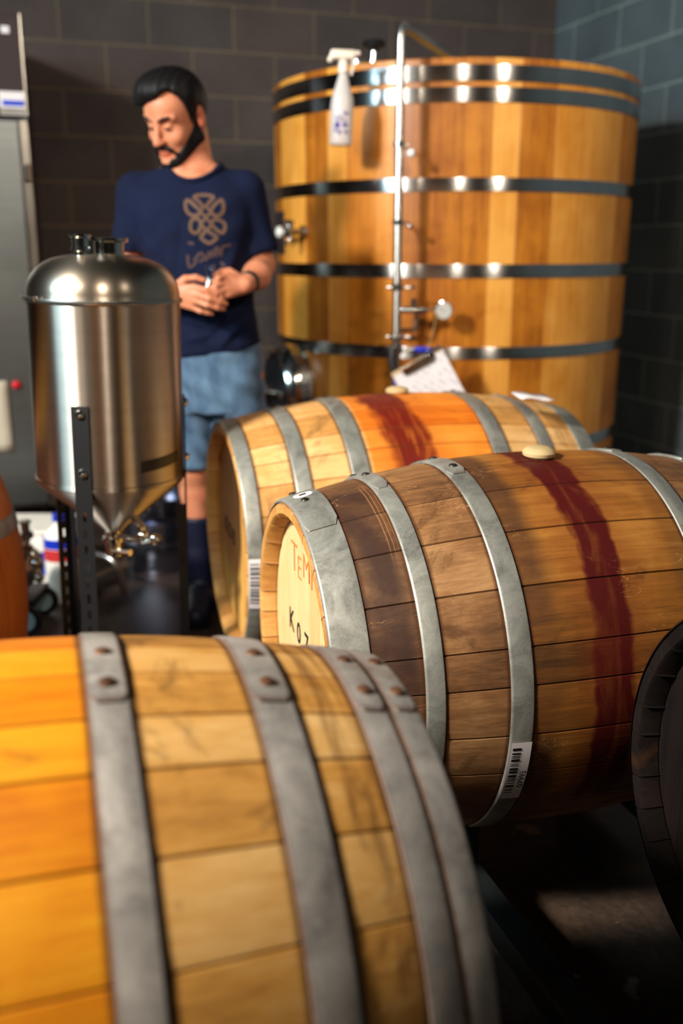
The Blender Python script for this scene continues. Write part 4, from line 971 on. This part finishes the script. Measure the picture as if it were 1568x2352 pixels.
S.cut(lambda X, Y, Z: .880+.012*np.sin(X*9+.4)+np.clip(X-.10, 0, 1)*.3-Z, .006)
# neckline
S.cut(lambda X, Y, Z: np.where(Z > 1.400+np.clip((Y+.06)*.42, -.02, .055), .064-np.sqrt(((X+.014)/1.12)**2+((Y-.012)/1.05)**2), -1), .004)
SV, SF = S.mesh(2); SN = vnormals(SV, SF)
def folds(V, N):
    x, y, z = V.T; f = np.zeros(len(V))
    def crease(p0, p1, amp, wid, n=3):
        p0, p1 = np.array(p0), np.array(p1); d = p1-p0; L = np.hypot(*d); d = d/L; t = (x-p0[0])*d[0]+(z-p0[1])*d[1]; s = -(x-p0[0])*d[1]+(z-p0[1])*d[0]
        return amp*np.exp(-(s/wid)**2)*np.clip(np.minimum(t, L-t)/(L*.35)+.3, 0, 1)*((t > 0) & (t < L))
    front = np.clip(-N[:, 1]+.4, 0, 1)
    for a in (((-.20, 1.22), (-.06, .95), -.010, .013), ((-.17, 1.26), (-.05, 1.06), .009, .014), ((-.13, 1.20), (.0, 1.0), -.007, .012), ((.16, 1.25), (.09, 1.05), -.010, .014), ((.13, 1.22), (.02, .98), .007, .014),
              ((-.08, .99), (.12, .93), -.008, .012), ((-.05, .93), (.10, .96), .006, .010), ((.16, 1.02), (.02, .93), -.009, .012), ((-.16, 1.33), (-.10, 1.17), .006, .012), ((.15, 1.00), (.06, .91), .007, .010), ((-.03, 1.30), (-.06, 1.13), -.004, .014)): f += crease(*a)
    f *= front
    f += .0025*np.sin(z*55+x*22+np.sin(x*31)*2)*np.sin(x*26-z*11)
    return f
SV = SV+SN*(folds(SV, SN)*np.clip((1.40-SV[:, 2])/.05, 0, 1))[:, None]
M_SHIRT = plain('navy_cotton', (12, 20, 46), .9, 0, .12, 9, .2, spec=.2)
shirt = mk('t_shirt', SV, SF, M_SHIRT, man)
bv0 = BVHTree.FromPolygons([Vector(v) for v in SV], [tuple(map(int, f)) for f in SF]); ring = []
for i in range(49):
    a = 2*PI*i/48; h = bv0.ray_cast(Vector((-.014+.0765*1.12*math.cos(a), .012+.0765*1.0*math.sin(a), 1.6)), Vector((0, 0, -1)))
    ring.append(h[0] if h[0] else Vector((-.014+.0765*math.cos(a), .012+.0765*math.sin(a), 1.42)))
ring = [Vector((q.x, q.y, sum(ring[(i+j) % 48].z for j in (-2, -1, 0, 1, 2))/5+.001)) for i, q in enumerate(ring)]
MB().tube(ring, .0085, 10, False).build('collar', M_SHIRT, shirt)
# printed knot and script on the chest, laid on the cloth by projection
bvh = BVHTree.FromPolygons([Vector(v) for v in SV], [tuple(map(int, f)) for f in SF])
def chest(px, py):
    """print coordinates -> point on the front of the shirt; 0..1 wide, drawn 160 px by 200 px"""
    x = .046+(px/1568-.5)*.214; z = 1.386-(py/1960)*.262
    h = bvh.ray_cast(Vector((x, -.5, z)), Vector((0, 1, 0))); return h[0] if h[0] else Vector((x, -.1, z))
def ribbon(mb, pts, wd, closed=False, y=-.0012):
    P = [Vector((a, b)) for a, b in pts]; n = len(P); Q = []
    m = n if closed else n-1
    for i in range(m):
        p0, p1, p2, p3 = (P[(i-1) % n] if closed or i else P[0]), P[i], P[(i+1) % n], (P[(i+2) % n] if closed or i+2 < n else P[-1])
        for k in range(5):
            t = k/5; Q.append(.5*((2*p1)+(p2-p0)*t+(2*p0-5*p1+4*p2-p3)*t*t+(3*p1-p0-3*p2+p3)*t**3))
    if not closed: Q.append(P[-1])
    V = []; N = len(Q)
    for i, q in enumerate(Q):
        a = Q[(i-1) % N] if closed or i else Q[0]; b = Q[(i+1) % N] if closed or i < N-1 else Q[-1]; d = (b-a).normalized(); nn = Vector((-d.y, d.x))*wd/2
        for s in (-1, 1): c = chest(q.x+nn.x*s, q.y+nn.y*s); V.append((c.x, c.y+y, c.z))
    F = [(2*i, 2*i+1, 2*((i+1) % N)+1, 2*((i+1) % N)) for i in range(N if closed else N-1)]
    mb.add(V, F)
kn = MB(); W_ = 78
for lp_ in ([(450, 235), (650, 195), (860, 235), (790, 340), (670, 460), (560, 345)], [(275, 330), (345, 325), (480, 440), (590, 560), (500, 640), (390, 630), (300, 560), (265, 440)],
            [(1035, 300), (1085, 420), (1065, 560), (960, 650), (860, 620), (805, 560), (870, 440), (960, 350)], [(400, 740), (480, 700), (560, 740), (590, 840), (540, 980), (450, 1020), (375, 950), (365, 840)],
            [(840, 760), (960, 730), (1080, 790), (1110, 890), (1060, 1010), (960, 970), (860, 880)], [(720, 970), (820, 1030), (930, 1110), (850, 1190), (755, 1235), (640, 1170), (590, 1100), (650, 1020)]): ribbon(kn, lp_, W_, True)
for ln in ([(670, 440), (590, 560), (480, 700)], [(690, 430), (820, 560), (920, 690)], [(590, 560), (710, 690), (830, 830)], [(820, 560), (700, 690), (590, 830)], [(590, 830), (720, 965)], [(830, 830), (720, 965)]): ribbon(kn, ln, W_*.9)
kn.build('chest_emblem', plain('bronze_print', (94, 66, 48), .8, 0, .1), shirt)
sc_ = MB()
for ln in ([(300, 1230), (430, 1250)], [(280, 1490), (300, 1740), (380, 1730), (450, 1640), (420, 1560)], [(430, 1620), (560, 1450), (640, 1560), (520, 1640)], [(620, 1470), (680, 1600), (760, 1430), (800, 1560)], [(800, 1400), (900, 1520), (880, 1330)], [(930, 1300), (1000, 1520), (1040, 1330), (1230, 1270)], [(1000, 1640), (1080, 1760)]): ribbon(sc_, ln, 62)
sc_.build('chest_lettering', plain('dull_bronze_print', (70, 46, 46), .8, 0, .1), shirt)
# shorts
P_ = SDF((-.24, -.20, .46), (.30, .20, .98), .0055)
P_.loft([(.70, .020, .0, .168, .108), (.80, .020, .0, .172, .116), (.88, .018, .0, .166, .114), (.95, .014, .0, .155, .11)], .03)
P_.loft([(.500, .113, -.003, .084, .084), (.62, .108, .0, .086, .088), (.76, .100, .0, .088, .098), (.84, .09, .0, .080, .1)], .014)
P_.loft([(.500, -.052, -.003, .076, .084), (.62, -.056, .0, .082, .088), (.76, -.062, .0, .090, .098), (.84, -.055, .0, .080, .1)], .014)
P_.cut(lambda X, Y, Z: .516-Z, .004)
P_.ell((.113, -.003, .50), (.070, .070, .05), .004, 'sub'); P_.ell((-.052, -.003, .50), (.064, .070, .05), .004, 'sub')
PV_, PF_ = P_.mesh(2); PN_ = vnormals(PV_, PF_); x, y, z = PV_.T
PV_ = PV_+PN_*(.004*np.sin(z*48+np.sin(x*25)*2+x*30)*np.sin(x*34+z*8)+.003*np.sin(z*90+x*40))[:, None]
g = G('faded_denim'); o = g.obj(); n = g.noise(g.scale(o, (8, 8, 3)), 3, 5); n2 = g.noise(o, 300, 2)
g.set(col=g.ramp(g.f('ADD', g.f('MULTIPLY', n, .8), g.f('MULTIPLY', n2, .2)), (.32, lin(44, 68, 100)), (.66, lin(96, 126, 152))), rough=.9, sheen=.2)
shorts = mk('shorts', PV_, PF_, g.m, man)
# boots
M_BOOT = plain('navy_boot', (9, 17, 44), .5, 0, .15, 20)
for cx, nm in ((-.043, 'a'), (.120, 'b')):
    T = SDF((cx-.10, -.26, -.005), (cx+.10, .14, .40), .005)
    T.chain([(cx, .014, .335), (cx, .016, .20), (cx+.002, .018, .10)], [.061, .054, .050], .02)
    T.chain([(cx+.002, .03, .055), (cx+.004, -.06, .050), (cx+.006, -.155, .040)], [.050, .048, .040], .03)
    T.cut(lambda X, Y, Z: np.maximum(Z-.340, .004-Z), .004)
    a, b = T.mesh(1); bt_ = mk('boot', a, b, M_BOOT, man)
    MB().tube([(cx+.002, .035, .0), (cx+.002, .035, .012)], .052, 20).tube([(cx+.006, -.14, .0), (cx+.006, -.14, .012)], .042, 20).box((cx-.036, -.14, 0), (cx+.046, .035, .012), .003).build('sole', M_BLACK, bt_)
# watch
wd_ = Vector((.150, -.150, 1.100))-Vector((.185, -.06, 1.125)); wd_.normalize(); wc = Vector((.150, -.150, 1.100))-wd_*.028
Mw = Matrix.Translation(wc) @ Vector((0, 0, 1)).rotation_difference(wd_).to_matrix().to_4x4()
wt = MB().lathe([(.030, -.009), (.0335, -.0085), (.0335, .0085), (.030, .009)], 36).xf(Mw).build('wristwatch', M_BLACK, man)
# small clear glass in his hands
g = G('clear_glass'); g.set(col=(.95, .97, 1, 1), rough=.03, trans=1.0, ior=1.45); M_GLASS = g.m
ml = Matrix.Rotation(-TH, 4, 'Z') @ Vector((.050, -.176, 0))
gl = MB().lathe([(1e-5, 1.046), (.022, 1.047), (.024, 1.052), (.024, 1.095), (.0145, 1.112), (.0135, 1.150), (.0150, 1.154), (.0150, 1.158), (.0125, 1.158), (.0118, 1.150), (.0122, 1.114), (.0215, 1.094), (.0215, 1.054), (1e-5, 1.052)], 32).build('glass_vial', M_GLASS)
gl.location = (mp.x+ml.x, mp.y+ml.y, 0); tag(gl, 'small clear glass bottle held in both hands of the man', 'glass')
